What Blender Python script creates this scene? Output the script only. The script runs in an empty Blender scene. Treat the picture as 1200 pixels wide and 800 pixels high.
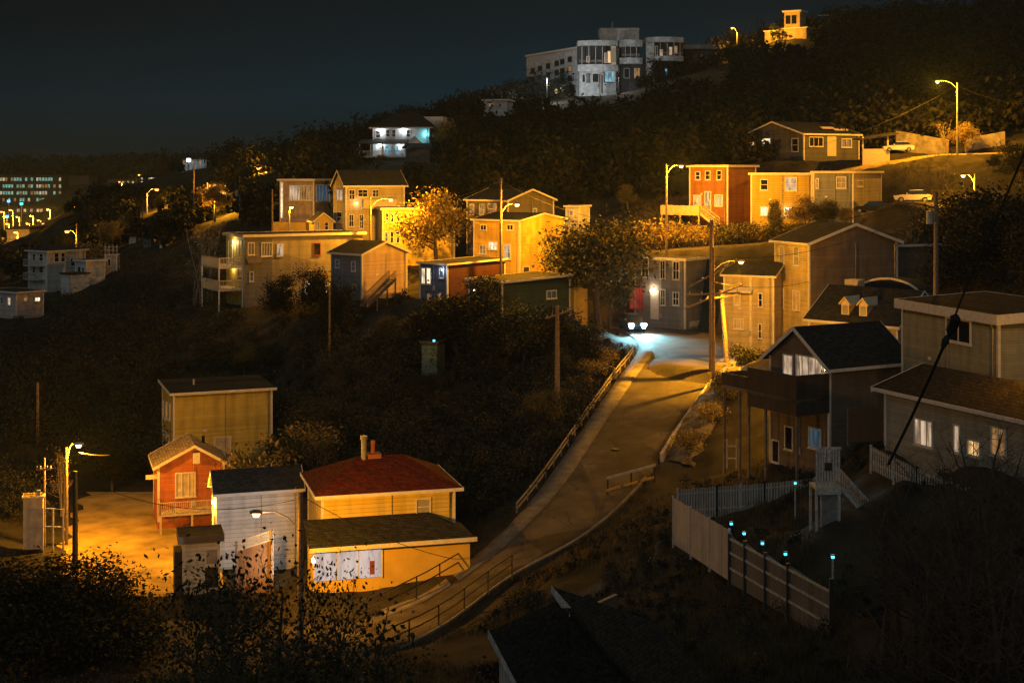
import bpy, math, random
import numpy as np
from mathutils import Vector, noise
random.seed(7)
rng = np.random.default_rng(11)
F, CX, HY, CZ = 1667.0, 600.0, 200.0, 40.0      # measured photo pixels -> metres
sc = bpy.context.scene
col = sc.collection
PI = math.pi
def zz(py, D): return CZ + (HY - py) * D / F
def xx(px, D): return (px - CX) * D / F
def W(px, py, D): return Vector((xx(px, D), D, zz(py, D)))

# ------------------------------------------------------------------ materials
def new_mat(name):
    m = bpy.data.materials.new(name); m.use_nodes = True
    nt = m.node_tree; b = nt.nodes['Principled BSDF']
    return m, nt, b
def mat(name, c, rough=0.8, var=0.25, scale=1.5, bump=0.0, bscale=20, metal=0.0, spec=0.3, c2=None, detail=6):
    m, nt, b = new_mat(name); N, L = nt.nodes, nt.links
    tc = N.new('ShaderNodeTexCoord')
    n = N.new('ShaderNodeTexNoise'); n.inputs['Scale'].default_value = scale; n.inputs['Detail'].default_value = detail
    L.new(tc.outputs['Object'], n.inputs['Vector'])
    r = N.new('ShaderNodeValToRGB')
    lo = [max(0, x * (1 - var)) for x in c]; hi = [min(1, x * (1 + var)) for x in c]
    if c2: lo, hi = list(c), list(c2)
    r.color_ramp.elements[0].position = .32; r.color_ramp.elements[1].position = .68
    r.color_ramp.elements[0].color = (*lo, 1); r.color_ramp.elements[1].color = (*hi, 1)
    L.new(n.outputs['Fac'], r.inputs['Fac']); L.new(r.outputs['Color'], b.inputs['Base Color'])
    b.inputs['Roughness'].default_value = rough; b.inputs['Metallic'].default_value = metal
    b.inputs['Specular IOR Level'].default_value = spec
    if bump:
        n2 = N.new('ShaderNodeTexNoise'); n2.inputs['Scale'].default_value = bscale; n2.inputs['Detail'].default_value = 5
        L.new(tc.outputs['Object'], n2.inputs['Vector'])
        bp = N.new('ShaderNodeBump'); bp.inputs['Strength'].default_value = bump; bp.inputs['Distance'].default_value = .1
        L.new(n2.outputs['Fac'], bp.inputs['Height']); L.new(bp.outputs['Normal'], b.inputs['Normal'])
    return m
def siding(name, c, pitch=0.2, vertical=False, gap=.62, var=.16):
    """clapboard / vertical boards: weathered colour, a joint painted dark as a shadow line at each board, bump"""
    m, nt, b = new_mat(name); N, L = nt.nodes, nt.links
    tc = N.new('ShaderNodeTexCoord'); sp = N.new('ShaderNodeSeparateXYZ'); L.new(tc.outputs['Object'], sp.inputs[0])
    if vertical:
        ad = N.new('ShaderNodeMath'); ad.operation = 'ADD'
        L.new(sp.outputs['X'], ad.inputs[0]); L.new(sp.outputs['Y'], ad.inputs[1]); src = ad.outputs[0]
    else: src = sp.outputs['Z']
    mu = N.new('ShaderNodeMath'); mu.operation = 'MULTIPLY'; mu.inputs[1].default_value = 1 / pitch; L.new(src, mu.inputs[0])
    fr = N.new('ShaderNodeMath'); fr.operation = 'FRACT'; L.new(mu.outputs[0], fr.inputs[0])
    fl = N.new('ShaderNodeMath'); fl.operation = 'FLOOR'; L.new(mu.outputs[0], fl.inputs[0])
    wn = N.new('ShaderNodeTexWhiteNoise'); wn.noise_dimensions = '1D'; L.new(fl.outputs[0], wn.inputs['W'])
    n = N.new('ShaderNodeTexNoise'); n.inputs['Scale'].default_value = .9; n.inputs['Detail'].default_value = 8; n.inputs['Roughness'].default_value = .65
    L.new(tc.outputs['Object'], n.inputs['Vector'])
    av = N.new('ShaderNodeMath'); av.operation = 'MULTIPLY_ADD'; av.inputs[1].default_value = .3; L.new(wn.outputs['Value'], av.inputs[0]); L.new(n.outputs['Fac'], av.inputs[2])
    r = N.new('ShaderNodeValToRGB'); r.color_ramp.elements[0].position = .4; r.color_ramp.elements[1].position = .95
    r.color_ramp.elements[0].color = (*[x * (1 - var * 1.4) for x in c], 1); r.color_ramp.elements[1].color = (*[min(1, x * (1 + var)) for x in c], 1)
    L.new(av.outputs[0], r.inputs['Fac'])
    mp = N.new('ShaderNodeMapping'); mp.inputs['Scale'].default_value = (1.3, 1.3, .16); L.new(tc.outputs['Object'], mp.inputs['Vector'])
    st = N.new('ShaderNodeTexNoise'); st.inputs['Scale'].default_value = 1; st.inputs['Detail'].default_value = 5; L.new(mp.outputs[0], st.inputs['Vector'])
    sr = N.new('ShaderNodeMapRange'); sr.inputs['From Min'].default_value = .35; sr.inputs['From Max'].default_value = .55; sr.inputs['To Min'].default_value = .8; sr.inputs['To Max'].default_value = 1.04; L.new(st.outputs['Fac'], sr.inputs['Value'])
    ms = N.new('ShaderNodeMix'); ms.data_type = 'RGBA'; ms.blend_type = 'MULTIPLY'; ms.inputs['Factor'].default_value = 1; L.new(r.outputs['Color'], ms.inputs['A']); L.new(sr.outputs['Result'], ms.inputs['B'])
    lt = N.new('ShaderNodeMath'); lt.operation = 'LESS_THAN'; lt.inputs[1].default_value = .14; L.new(fr.outputs[0], lt.inputs[0])
    mx = N.new('ShaderNodeMix'); mx.data_type = 'RGBA'; mx.blend_type = 'MULTIPLY'
    L.new(lt.outputs[0], mx.inputs['Factor']); L.new(ms.outputs['Result'], mx.inputs['A']); mx.inputs['B'].default_value = (gap, gap, gap, 1)  # board joints darkened in the colour to read as shadow lines
    L.new(mx.outputs['Result'], b.inputs['Base Color'])
    bp = N.new('ShaderNodeBump'); bp.inputs['Strength'].default_value = .35; bp.inputs['Distance'].default_value = .03
    L.new(fr.outputs[0], bp.inputs['Height']); L.new(bp.outputs['Normal'], b.inputs['Normal'])
    b.inputs['Roughness'].default_value = .65; b.inputs['Specular IOR Level'].default_value = .25
    return m
def glow(name, c, s, band=.3):
    """a lit window or lens: it gives off light itself; curtains and furniture break it up"""
    m, nt, b = new_mat(name); N, L = nt.nodes, nt.links
    b.inputs['Base Color'].default_value = (.02, .02, .02, 1)
    b.inputs['Emission Color'].default_value = (*c, 1); b.inputs['Emission Strength'].default_value = s
    if band:
        tc = N.new('ShaderNodeTexCoord'); mp = N.new('ShaderNodeMapping'); mp.inputs['Scale'].default_value = (2.3, 2.3, .55)
        L.new(tc.outputs['Object'], mp.inputs['Vector'])
        n = N.new('ShaderNodeTexNoise'); n.inputs['Scale'].default_value = 1.0; n.inputs['Detail'].default_value = 3
        L.new(mp.outputs[0], n.inputs['Vector'])
        r = N.new('ShaderNodeMapRange'); r.inputs['From Min'].default_value = .36; r.inputs['From Max'].default_value = .62
        r.inputs['To Min'].default_value = band * s; r.inputs['To Max'].default_value = 1.25 * s
        L.new(n.outputs['Fac'], r.inputs['Value']); L.new(r.outputs['Result'], b.inputs['Emission Strength'])
    m.cycles.emission_sampling = 'NONE'
    return m
M = {}
M['trim'] = mat('white_painted_trim', (.62, .6, .56), .55, .12, 3)
M['cream_trim'] = mat('cream_trim', (.66, .6, .48), .55, .12, 3)
M['dark_trim'] = mat('dark_trim', (.12, .1, .09), .6)
M['red_frame'] = mat('dull_red_frame', (.25, .06, .05), .6)
M['shingle'] = mat('black_shingle', (.032, .033, .031), .95, .5, 9, .5, 12, spec=.08)
M['brown_shingle'] = mat('brown_shingle', (.036, .03, .025), .95, .4, 8, .5, 12, spec=.08)
M['red_shingle'] = mat('red_shingle', (.1, .022, .015), .95, .35, 6, .5, 12, spec=.08)
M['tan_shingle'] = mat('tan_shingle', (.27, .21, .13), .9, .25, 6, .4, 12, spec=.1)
def courses(m):
    """rows of shingles with odd tabs"""
    nt = m.node_tree; N, L = nt.nodes, nt.links; b = N['Principled BSDF']; src = b.inputs['Base Color'].links[0].from_socket
    tc = N.new('ShaderNodeTexCoord'); sp = N.new('ShaderNodeSeparateXYZ'); L.new(tc.outputs['Object'], sp.inputs[0])
    def mth(op, a, v=None, w=None):
        q = N.new('ShaderNodeMath'); q.operation = op
        for i, t in enumerate((a, v, w)):
            if t is None: continue
            if isinstance(t, (int, float)): q.inputs[i].default_value = t
            else: L.new(t, q.inputs[i])
        return q.outputs[0]
    row = mth('MULTIPLY', sp.outputs['Z'], 9.0); fr = mth('FRACT', row); fl = mth('FLOOR', row)
    tab = mth('FLOOR', mth('MULTIPLY_ADD', mth('ADD', sp.outputs['X'], sp.outputs['Y']), 3.0, mth('MULTIPLY', fl, .37)))
    cv = N.new('ShaderNodeCombineXYZ'); L.new(tab, cv.inputs[0]); L.new(fl, cv.inputs[1]); wn = N.new('ShaderNodeTexWhiteNoise'); wn.noise_dimensions = '2D'; L.new(cv.outputs[0], wn.inputs['Vector'])
    f = mth('MULTIPLY', mth('MULTIPLY_ADD', wn.outputs['Value'], .6, .7), mth('SUBTRACT', 1.0, mth('MULTIPLY', mth('LESS_THAN', fr, .2), .45)))
    mx = N.new('ShaderNodeMix'); mx.data_type = 'RGBA'; mx.blend_type = 'MULTIPLY'; mx.inputs['Factor'].default_value = 1; L.new(src, mx.inputs['A']); L.new(f, mx.inputs['B']); L.new(mx.outputs['Result'], b.inputs['Base Color'])
for k_ in ('shingle', 'brown_shingle', 'red_shingle', 'tan_shingle'): courses(M[k_])
M['tar'] = mat('tar_roof', (.04, .037, .034), .9, .4, 2, .3, 8, spec=.1)
M['glass'] = None
m, nt, b = new_mat('dark_window_glass'); b.inputs['Base Color'].default_value = (.012, .014, .017, 1); b.inputs['Roughness'].default_value = .08
b.inputs['Specular IOR Level'].default_value = .6; M['glass'] = m
M['blind'] = mat('window_blind', (.3, .28, .25), .8, .15, 1.2, detail=1)
M['curtain'] = mat('cream_curtain', (.5, .42, .3), .8, .2, 1.5, detail=1)
M['warm'] = glow('warm_lit_pane', (1, .58, .22), .95)
M['white'] = glow('bright_lit_pane', (1, .78, .5), 1.6)
M['dim'] = glow('dim_lit_pane', (1, .5, .16), .3)
M['pale'] = glow('pale_curtained_pane', (1, .7, .45), .55)
M['yellow'] = glow('yellow_lit_pane', (1, .8, .3), .9)
M['cyan'] = glow('cyan_lit_pane', (.25, .75, 1), .5)
M['teal'] = glow('teal_office_pane', (.45, 1, .75), .4)
M['office'] = glow('warm_office_pane', (1, .85, .5), .5)
M['bluelow'] = glow('blue_lit_pane', (.12, .35, .55), .16)
M['redglow'] = glow('red_lit_pane', (1, .07, .04), .3)
M['lens'] = glow('sodium_lens', (1, .5, .16), 9, False)
M['lens_far'] = glow('sodium_lens_far', (1, .4, .11), 3.6, False)
M['lens_white'] = glow('white_lens', (.8, .92, 1), 14, False)
M['lens_cyan'] = glow('solar_cyan_lens', (.06, .5, .7), 4, False)
M['lens_blue'] = glow('blue_lens', (.08, .45, 1), 3.5, False)
M['headlamp'] = glow('headlamp_lens', (.6, .92, 1), 60, False)
M['bulb'] = glow('porch_bulb', (1, .8, .5), 10, False)
M['pole'] = mat('weathered_wood_pole', (.2, .145, .1), .85, .35, 5, .4, 14)
M['steel'] = mat('galvanised_steel', (.32, .32, .31), .5, .2, 4, metal=.6)
M['iron'] = mat('dark_iron', (.035, .033, .03), .6, .3, 5)
M['rail'] = mat('worn_guard_rail', (.42, .37, .29), .55, .3, 4, metal=.2)
M['wire'] = mat('black_cable', (.015, .015, .015), .7)
M['transformer'] = mat('grey_transformer', (.3, .3, .29), .5)
M['concrete'] = mat('pale_concrete', (.36, .33, .28), .85, .3, 2, .4, 10)
M['old_concrete'] = mat('stained_concrete', (.2, .18, .15), .9, .4, 1.2, .4, 10)
M['deck'] = mat('weathered_deck_wood', (.2, .15, .1), .85, .35, 4)
M['dark_deck'] = siding('dark_fence_boards', (.07, .055, .042), .16, True)
M['cream_deck'] = mat('cream_painted_deck', (.55, .46, .3), .7, .15, 4)
M['fence_white'] = siding('weathered_white_boards', (.48, .47, .46), .14, True, .5)
M['fence_grey'] = siding('grey_fence_boards', (.42, .43, .42), .14, True, .5)
M['picket'] = mat('peeling_white_pickets', (.42, .41, .38), .75, .35, 6)
M['bark'] = mat('bark', (.09, .07, .05), .95, .4, 8, .5, 20)
M['pale_bark'] = mat('pale_bare_bark', (.17, .14, .11), .9, .4, 8)
M['twig'] = mat('bare_twigs', (.07, .052, .04), .9, .4, 8)
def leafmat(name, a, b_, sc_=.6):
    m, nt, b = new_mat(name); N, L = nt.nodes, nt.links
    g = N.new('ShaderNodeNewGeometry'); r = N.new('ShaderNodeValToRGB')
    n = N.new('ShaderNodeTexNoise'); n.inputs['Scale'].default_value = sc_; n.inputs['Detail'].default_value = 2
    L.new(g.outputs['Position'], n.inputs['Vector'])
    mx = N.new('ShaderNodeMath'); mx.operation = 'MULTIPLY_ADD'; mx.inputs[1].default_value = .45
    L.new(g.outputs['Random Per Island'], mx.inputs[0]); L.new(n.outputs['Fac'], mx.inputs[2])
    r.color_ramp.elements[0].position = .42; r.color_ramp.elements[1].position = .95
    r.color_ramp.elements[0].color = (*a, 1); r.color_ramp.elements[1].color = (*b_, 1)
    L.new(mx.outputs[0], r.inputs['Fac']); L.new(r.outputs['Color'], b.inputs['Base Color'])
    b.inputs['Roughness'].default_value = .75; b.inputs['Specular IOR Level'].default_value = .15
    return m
M['leaf'] = leafmat('green_brown_leaves', (.035, .042, .014), (.12, .1, .035))
M['leaf_dark'] = leafmat('unlit_dark_leaves', (.009, .011, .007), (.028, .03, .018))  # leaf colour darkened to stand for the hedge side turned from the lamps
M['leaf_gold'] = leafmat('lamplit_autumn_leaves', (.11, .085, .026), (.34, .24, .07))  # gold leaf colour brightened to stand for lamplight on the foliage
M['leaf_hill'] = leafmat('hill_woodland_leaves', (.008, .009, .006), (.026, .026, .016), .1)
M['leaf_near'] = leafmat('near_tree_leaves', (.012, .016, .007), (.06, .06, .022), 3)
M['scrub'] = leafmat('scrub_leaves', (.02, .022, .017), (.045, .044, .031), .1)
M['grass'] = leafmat('dry_grass', (.035, .03, .014), (.11, .085, .04), .5)

# ------------------------------------------------------------------ mesh helpers
class MB:
    def __init__(s): s.v = []; s.f = []; s.mi = []
    def poly(s, pts, mi=0):
        k = len(s.v); s.v += [tuple(p) for p in pts]; s.f.append(list(range(k, k + len(pts)))); s.mi.append(mi)
    def prism(s, pts, ext, mi=0):
        k = len(s.v); n = len(pts); e = Vector(ext)
        P = [Vector(p) for p in pts]; s.v += [tuple(p) for p in P] + [tuple(p + e) for p in P]
        s.f.append(list(range(k + n - 1, k - 1, -1))); s.f.append(list(range(k + n, k + 2 * n)))
        for i in range(n):
            j = (i + 1) % n; s.f.append([k + i, k + j, k + n + j, k + n + i])
        s.mi += [mi] * (n + 2)
    def box(s, x0, y0, z0, x1, y1, z1, mi=0):
        s.prism([(x0, y0, z0), (x1, y0, z0), (x1, y1, z0), (x0, y1, z0)], (0, 0, z1 - z0), mi)
    def beam(s, a, b, wd, ht, up=(0, 0, 1), mi=0):
        a, b = Vector(a), Vector(b); d = (b - a)
        if d.length < 1e-6: return
        sd = d.cross(Vector(up))
        if sd.length < 1e-6: sd = d.cross(Vector((1, 0, 0)))
        sd.normalize(); u = sd.cross(d).normalized(); sd *= wd / 2; u *= ht / 2
        s.prism([a - sd - u, a + sd - u, a + sd + u, a - sd + u], d, mi)
    def tube(s, pts, rad, n=6, mi=0):
        pts = [Vector(p) for p in pts]
        if not hasattr(rad, '__len__'): rad = [rad] * len(pts)
        k = len(s.v)
        for i, p in enumerate(pts):
            d = (pts[min(i + 1, len(pts) - 1)] - pts[max(i - 1, 0)]).normalized()
            a = d.cross(Vector((0, 0, 1)))
            if a.length < 1e-3: a = Vector((1, 0, 0))
            a.normalize(); b = d.cross(a)
            for j in range(n):
                t = 2 * PI * j / n; s.v.append(tuple(p + (a * math.cos(t) + b * math.sin(t)) * rad[i]))
        for i in range(len(pts) - 1):
            for j in range(n):
                s.f.append([k + i * n + j, k + i * n + (j + 1) % n, k + (i + 1) * n + (j + 1) % n, k + (i + 1) * n + j]); s.mi.append(mi)
        s.f.append([k + j for j in range(n - 1, -1, -1)]); s.mi.append(mi)
        e = k + (len(pts) - 1) * n; s.f.append([e + j for j in range(n)]); s.mi.append(mi)
    def build(s, name, mats, parent=None, loc=None, smooth=False):
        me = bpy.data.meshes.new(name); me.from_pydata(s.v, [], s.f)
        mats = mats if isinstance(mats, (list, tuple)) else [mats]
        for m in mats: me.materials.append(m)
        if len(mats) > 1: me.polygons.foreach_set('material_index', s.mi)
        if smooth: me.polygons.foreach_set('use_smooth', [True] * len(me.polygons))
        import bmesh
        bm = bmesh.new(); bm.from_mesh(me); bmesh.ops.recalc_face_normals(bm, faces=bm.faces); bm.to_mesh(me); bm.free()
        o = bpy.data.objects.new(name, me); col.objects.link(o)
        if parent: o.parent = parent
        if loc is not None: o.location = loc
        return o
def np_mesh(name, V, Q, mats, parent=None, loc=None, smooth=False, link=True):
    me = bpy.data.meshes.new(name); k = Q.shape[1]
    me.vertices.add(len(V)); me.vertices.foreach_set('co', np.ascontiguousarray(V, dtype=np.float32).ravel())
    me.loops.add(Q.size); me.polygons.add(len(Q))
    me.loops.foreach_set('vertex_index', np.ascontiguousarray(Q, dtype=np.int32).ravel())
    me.polygons.foreach_set('loop_start', np.arange(0, Q.size, k, dtype=np.int32))
    if smooth: me.polygons.foreach_set('use_smooth', np.ones(len(Q), dtype=bool))
    me.update(calc_edges=True)
    me.materials.append(mats)
    if not link: return me
    o = bpy.data.objects.new(name, me); col.objects.link(o)
    if parent: o.parent = parent
    if loc is not None: o.location = loc
    return o
def tag(o, label=None, cat=None, group=None, kind=None):
    if label: o['label'] = label
    if cat: o['category'] = cat
    if group: o['group'] = group
    if kind: o['kind'] = kind
    return o
def empty(name, loc, rz=0, label=None, cat=None, group=None):
    o = bpy.data.objects.new(name, None); col.objects.link(o); o.empty_display_size = .3
    o.location = loc; o.rotation_euler = (0, 0, rz)
    return tag(o, label, cat, group)
def point_light(name, loc, c, P, parent=None, r=.12, spot=None, rot=None, blend=.6):
    l = bpy.data.lights.new(name, 'SPOT' if spot else 'POINT'); l.color = c; l.energy = P; l.shadow_soft_size = r
    if spot: l.spot_size = spot; l.spot_blend = blend
    o = bpy.data.objects.new(name, l); col.objects.link(o); o.location = loc
    if rot is not None: o.rotation_euler = rot
    if parent: o.parent = parent
    return o
SODIUM = (1.0, .40, .014)

# ------------------------------------------------------------------ terrain anchors (px, py, D)
ANCH = []
def anc(px, py, D): ANCH.append((px, D, zz(py, D)))
FOOT = []        # house footprints: centre, axes, size
VIEW = []        # what plants in front must not hide: px0, px1, D, py
POSTS = []

# ------------------------------------------------------------------ houses
class House:
    def __init__(s, name, label, cat, near, base, eave, rz, pf, ps=None, d=None, wall=None, found=3.0, foundation=None,
                 clear=10, group=None, corner='trim', pad=True, cats='house'):
        px, D = near; r = math.radians(rz) - math.atan((px - CX) / F); s.r = r; c, sn = math.cos(r), math.sin(r)
        s.u = (c, sn); s.v = (-sn, c)
        X0, Y0 = xx(px, D), D; tf = (pf - CX) / F; s.zb = zz(base, D); s.h = (base - eave) * D / F
        if rz >= 0:
            s.w = (tf * D - X0) / (c - tf * sn); A = (X0, Y0)
        else:
            s.w = (X0 - tf * D) / (c - tf * sn); A = (X0 - s.w * c, Y0 - s.w * sn)
        s.A = A
        O = A if rz >= 0 else (X0, Y0)
        if ps is not None:
            t = (ps - CX) / F; s.d = (O[0] - t * O[1]) / (sn + t * c)
        else: s.d = d
        s.side = 'L' if rz >= 0 else 'R'
        s.root = empty(name, (A[0], A[1], s.zb), r, label, cat, group)
        s.wallm = wall
        s.mb = MB(); s.found = found
        w, d_, h = s.w, s.d, s.h
        s.mb.prism([(0, 0, -found), (w, 0, -found), (w, d_, -found), (0, d_, -found)], (0, 0, found + h))
        if foundation:
            f = MB(); f.box(-.06, -.06, -found - .01, w + .06, d_ + .06, foundation); f.build('foundation', M['old_concrete'], s.root)
        for a in (0, .5, 1):
            for bq in (0, .5, 1):
                X = A[0] + a * w * c - bq * d_ * sn; Y = A[1] + a * w * sn + bq * d_ * c
                if pad: ANCH.append((CX + X / Y * F, Y, s.zb))
        FOOT.append((A, s.u, s.v, w, d_))
        pxs = [px, pf] + ([ps] if ps is not None else [])
        if clear is not None: VIEW.append((min(pxs), max(pxs), D, base - clear))
        s.trimmed = bool(corner)
        if corner:
            e = .035; q = .16
            for (x, y, ok) in ((0, 0, 1), (w, 0, 1), (0, d_, s.side == 'L'), (w, d_, s.side == 'R')):
                if not ok: continue
                xa, xb = (x - e, x + q) if x == 0 else (x - q, x + e)
                ya, yb = (y - e, y + q) if y == 0 else (y - q, y + e)
                cm = MB(); cm.box(xa, ya, .05, xb, yb, h - .02); cm.build('corner_trim', M[corner], s.root)
    def loc(s, face, px, py):
        """where the line of sight through a measured photo point meets the wall"""
        (ax, ay) = s.A; d = s.u
        if face == 'S':
            d = s.v
            if s.side == 'R': ax, ay = ax + s.w * s.u[0], ay + s.w * s.u[1]
        t = (px - CX) / F
        k = (t * ay - ax) / (d[0] - t * d[1])
        Y = ay + k * d[1]
        return k, zz(py, Y) - s.zb
    def m3(s, face, k, n, z):
        if face == 'F': return (k, -n, z)
        if s.side == 'L': return (-n, k, z)
        return (s.w + n, k, z)
    def fbox(s, mb, face, k0, k1, n0, n1, z0, z1):
        a = s.m3(face, k0, n0, z0); b = s.m3(face, k1, n1, z1)
        mb.box(min(a[0], b[0]), min(a[1], b[1]), min(a[2], b[2]), max(a[0], b[0]), max(a[1], b[1]), max(a[2], b[2]))
    def win(s, face, x0, y0, x1, y1, style='glass', nx=1, ny=1, frame='trim', name='window', fw=.1, label=None, sill=True):
        k0, _ = s.loc(face, x0, y0); k1, _ = s.loc(face, x1, y0)
        _, zt = s.loc(face, (x0 + x1) / 2, y0); _, zb_ = s.loc(face, (x0 + x1) / 2, y1)
        return s.winl(face, min(k0, k1), max(k0, k1), zb_, zt, style, nx, ny, frame, name, fw, label, sill)
    def winl(s, face, k0, k1, z0, z1, style='glass', nx=1, ny=1, frame='trim', name='window', fw=.1, label=None, sill=True):
        f = MB(); dpt = .09; fb = s.fbox
        fb(f, face, k0, k1, -.02, dpt, z1 - fw, z1); fb(f, face, k0, k0 + fw, -.02, dpt, z0 + fw, z1 - fw)
        fb(f, face, k1 - fw, k1, -.02, dpt, z0 + fw, z1 - fw); fb(f, face, k0, k1, -.02, dpt, z0, z0 + fw)
        for i in range(1, nx):
            k = k0 + (k1 - k0) * i / nx; fb(f, face, k - .03, k + .03, .0, .07, z0 + fw, z1 - fw)
        for i in range(1, ny):
            z = z0 + (z1 - z0) * i / ny; fb(f, face, k0 + fw, k1 - fw, .0, .065, z - .03, z + .03)
        o = f.build(name, M[frame], s.root)
        if label: o['label'] = label
        p = MB(); fb(p, face, k0 + fw * .6, k1 - fw * .6, -.03, .022, z0 + fw * .6, z1 - fw * .6)
        p.build('pane', M[style], o)
        if sill and name == 'window':
            q = MB(); fb(q, face, k0 - .07, k1 + .07, 0, .15, z0 - .06, z0 - .003); q.build('sill', M[frame], o)
        return o
    def door(s, face, x0, y0, x1, y1, style='trim', frame='trim', label=None):
        k0, _ = s.loc(face, x0, y0); k1, _ = s.loc(face, x1, y0)
        if k0 > k1: k0, k1 = k1, k0
        _, zt = s.loc(face, (x0 + x1) / 2, y0); _, zb_ = s.loc(face, (x0 + x1) / 2, y1)
        f = MB(); s.fbox(f, face, k0, k1, -.02, .06, zb_, zt); o = f.build('door', M[style], s.root)
        g = MB(); s.fbox(g, face, k0 - .1, k0, -.01, .09, zb_, zt + .1); s.fbox(g, face, k1, k1 + .1, -.01, .09, zb_, zt + .1); s.fbox(g, face, k0, k1, -.01, .09, zt, zt + .1)
        g.build('frame', M[frame], o)
        q = MB(); q.tube([s.m3(face, k1 - .16, .06, zb_ + 1), s.m3(face, k1 - .16, .13, zb_ + 1)], .04); q.build('handle', M['steel'], o)
        if label: o['label'] = label
        return o
    def porch_lamp(s, face, px, py, P, c=(1, .72, .4), lens='bulb', light=True):
        k, z = s.loc(face, px, py)
        f = MB(); s.fbox(f, face, k - .1, k + .1, 0, .12, z + .1, z + .2); o = f.build('porch_lamp', M['iron'], s.root)
        g = MB(); s.fbox(g, face, k - .1, k + .1, .03, .2, z - .1, z + .097); g.build('bulb', M[lens], o)
        if light: point_light('porch_light', s.m3(face, k, .45, z - .05), c, P, s.root, .08)
    def finish(s, wall=None):
        s.mb.build('wall', wall or s.wallm, s.root)
        if s.h > 4 and s.w > 3.5 and s.trimmed:
            q = MB(); x = s.w - .42; q.tube([(x, -.3, s.h + .02), (x, -.11, s.h - .35), (x, -.11, .25), (x + .02, -.3, .1)], .055, 6); q.build('downpipe', M['steel'], s.root)
            q = MB(); x = s.w * .5; q.box(x, -.16, 1.2, x + .34, -.003, 1.75); mb_ = q.build('meter_box', M['transformer'], s.root); q = MB(); q.tube([(x + .17, -.08, 1.755), (x + .17, -.08, s.h - .1)], .025, 5); q.build('conduit', M['transformer'], mb_)
            q = MB(); q.box(s.w * .3, -.07, s.h * .52, s.w * .3 + .3, -.003, s.h * .52 + .22); q.build('wall_vent', M['trim'], s.root)
    # --- roofs
    def flat(s, over=.35, th=.3, rm='tar', fm='trim', tilt=0, tilty=0, edges=(0, 1, 2, 3)):
        w, d, h, o = s.w, s.d, s.h, over
        P = [(-o, -o), (w + o, -o), (w + o, d + o), (-o, d + o)]
        z = lambda x, y: h + tilt * x + tilty * y
        if tilt or tilty:
            s.mb.prism([(0, 0, h - .3), (w, 0, h - .3), (w, 0, z(w, 0) + .02), (0, 0, z(0, 0) + .02)], (0, d, 0))
        a = MB(); k = [(x, y, z(x, y) + .012) for x, y in P]; a.prism(k, (0, 0, th), 0); a.build('roof', M[rm], s.root)
        f = MB(); t = .05
        for i in edges:
            p, q = P[i], P[(i + 1) % 4]
            nx, ny = q[1] - p[1], -(q[0] - p[0]); l = math.hypot(nx, ny); nx, ny = nx / l * t, ny / l * t
            ex, ey = (q[0] - p[0]) / l * t, (q[1] - p[1]) / l * t
            A_ = (p[0] - ex * .0, p[1] - ey * .0); B_ = (q[0] + ex, q[1] + ey)
            f.prism([(A_[0], A_[1], z(*p)), (B_[0], B_[1], z(*q)), (B_[0], B_[1], z(*q) + th + .04), (A_[0], A_[1], z(*p) + th + .04)], (nx, ny, 0))
        f.build('fascia', M[fm], s.root); s.finish()
    def gable(s, ridge='y', rise=2, over=.4, rm='shingle', fm='trim', th=.16, pos=.5, bd=.24):
        w, d, h, o = s.w, s.d, s.h, over
        L_ = w if ridge == 'y' else d; D_ = d if ridge == 'y' else w; rp = L_ * pos
        T = (lambda a, b, z: (a, b, z)) if ridge == 'y' else (lambda a, b, z: (b, a, z))
        m1, m2 = rise / rp, rise / (L_ - rp)
        a = MB()
        for (e, m) in ((-o, m1), (L_ + o, m2)):
            ze = h - m * o
            a.prism([T(e, -o, ze), T(rp, -o, h + rise), T(rp, D_ + o, h + rise), T(e, D_ + o, ze)], (0, 0, th))
        a.build('roof', M[rm], s.root)
        s.mb.prism([T(0, 0, h - .02), T(L_, 0, h - .02), T(rp, 0, h + rise - .03)], T(0, D_, 0))
        t = .05
        for yy, dy in ((-o, -t), (D_ + o, t)):
            f = MB()
            for (e, m) in ((-o, m1), (L_ + o, m2)):
                ze = h - m * o
                f.prism([T(e, yy, ze + th + .02), T(rp, yy, h + rise + th + .02), T(rp, yy, h + rise + th - bd), T(e, yy, ze + th - bd)], T(0, dy, 0))
            f.build('bargeboard', M[fm], s.root)
        for (e, m, sg) in ((-o, m1, -1), (L_ + o, m2, 1)):
            ze = h - m * o
            p, q = T(e, -o, ze), T(e + sg * t, D_ + o, ze)
            g = MB(); g.box(min(p[0], q[0]), min(p[1], q[1]), ze - .06, max(p[0], q[0]), max(p[1], q[1]), ze + th + .01)
            g.build('eave_board', M[fm], s.root)
        s.finish()
    def hip(s, rise=2, over=.45, rm='shingle', fm='trim', th=.14, inset=None):
        w, d, h, o = s.w, s.d, s.h, over
        i = inset if inset is not None else min(w, d) / 2
        if w >= d: R = [(i, d / 2), (w - i, d / 2)]
        else: R = [(w / 2, i), (w / 2, d - i)]
        e = [(-o, -o, h), (w + o, -o, h), (w + o, d + o, h), (-o, d + o, h)]
        r0, r1 = (*R[0], h + rise), (*R[1], h + rise)
        a = MB(); a.box(-o, -o, h + .003, w + o, d + o, h + th); up = lambda p: (p[0], p[1], p[2] + th - .004 if p[2] == h else p[2])
        E = [up(p) for p in e]
        if w >= d:
            a.poly([E[0], E[1], r1, r0]); a.poly([E[1], E[2], r1]); a.poly([E[2], E[3], r0, r1]); a.poly([E[3], E[0], r0])
        else:
            a.poly([E[0], E[1], r0]); a.poly([E[1], E[2], r1, r0]); a.poly([E[2], E[3], r1]); a.poly([E[3], E[0], r0, r1])
        a.build('roof', M[rm], s.root)
        f = MB(); t = .05
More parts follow.
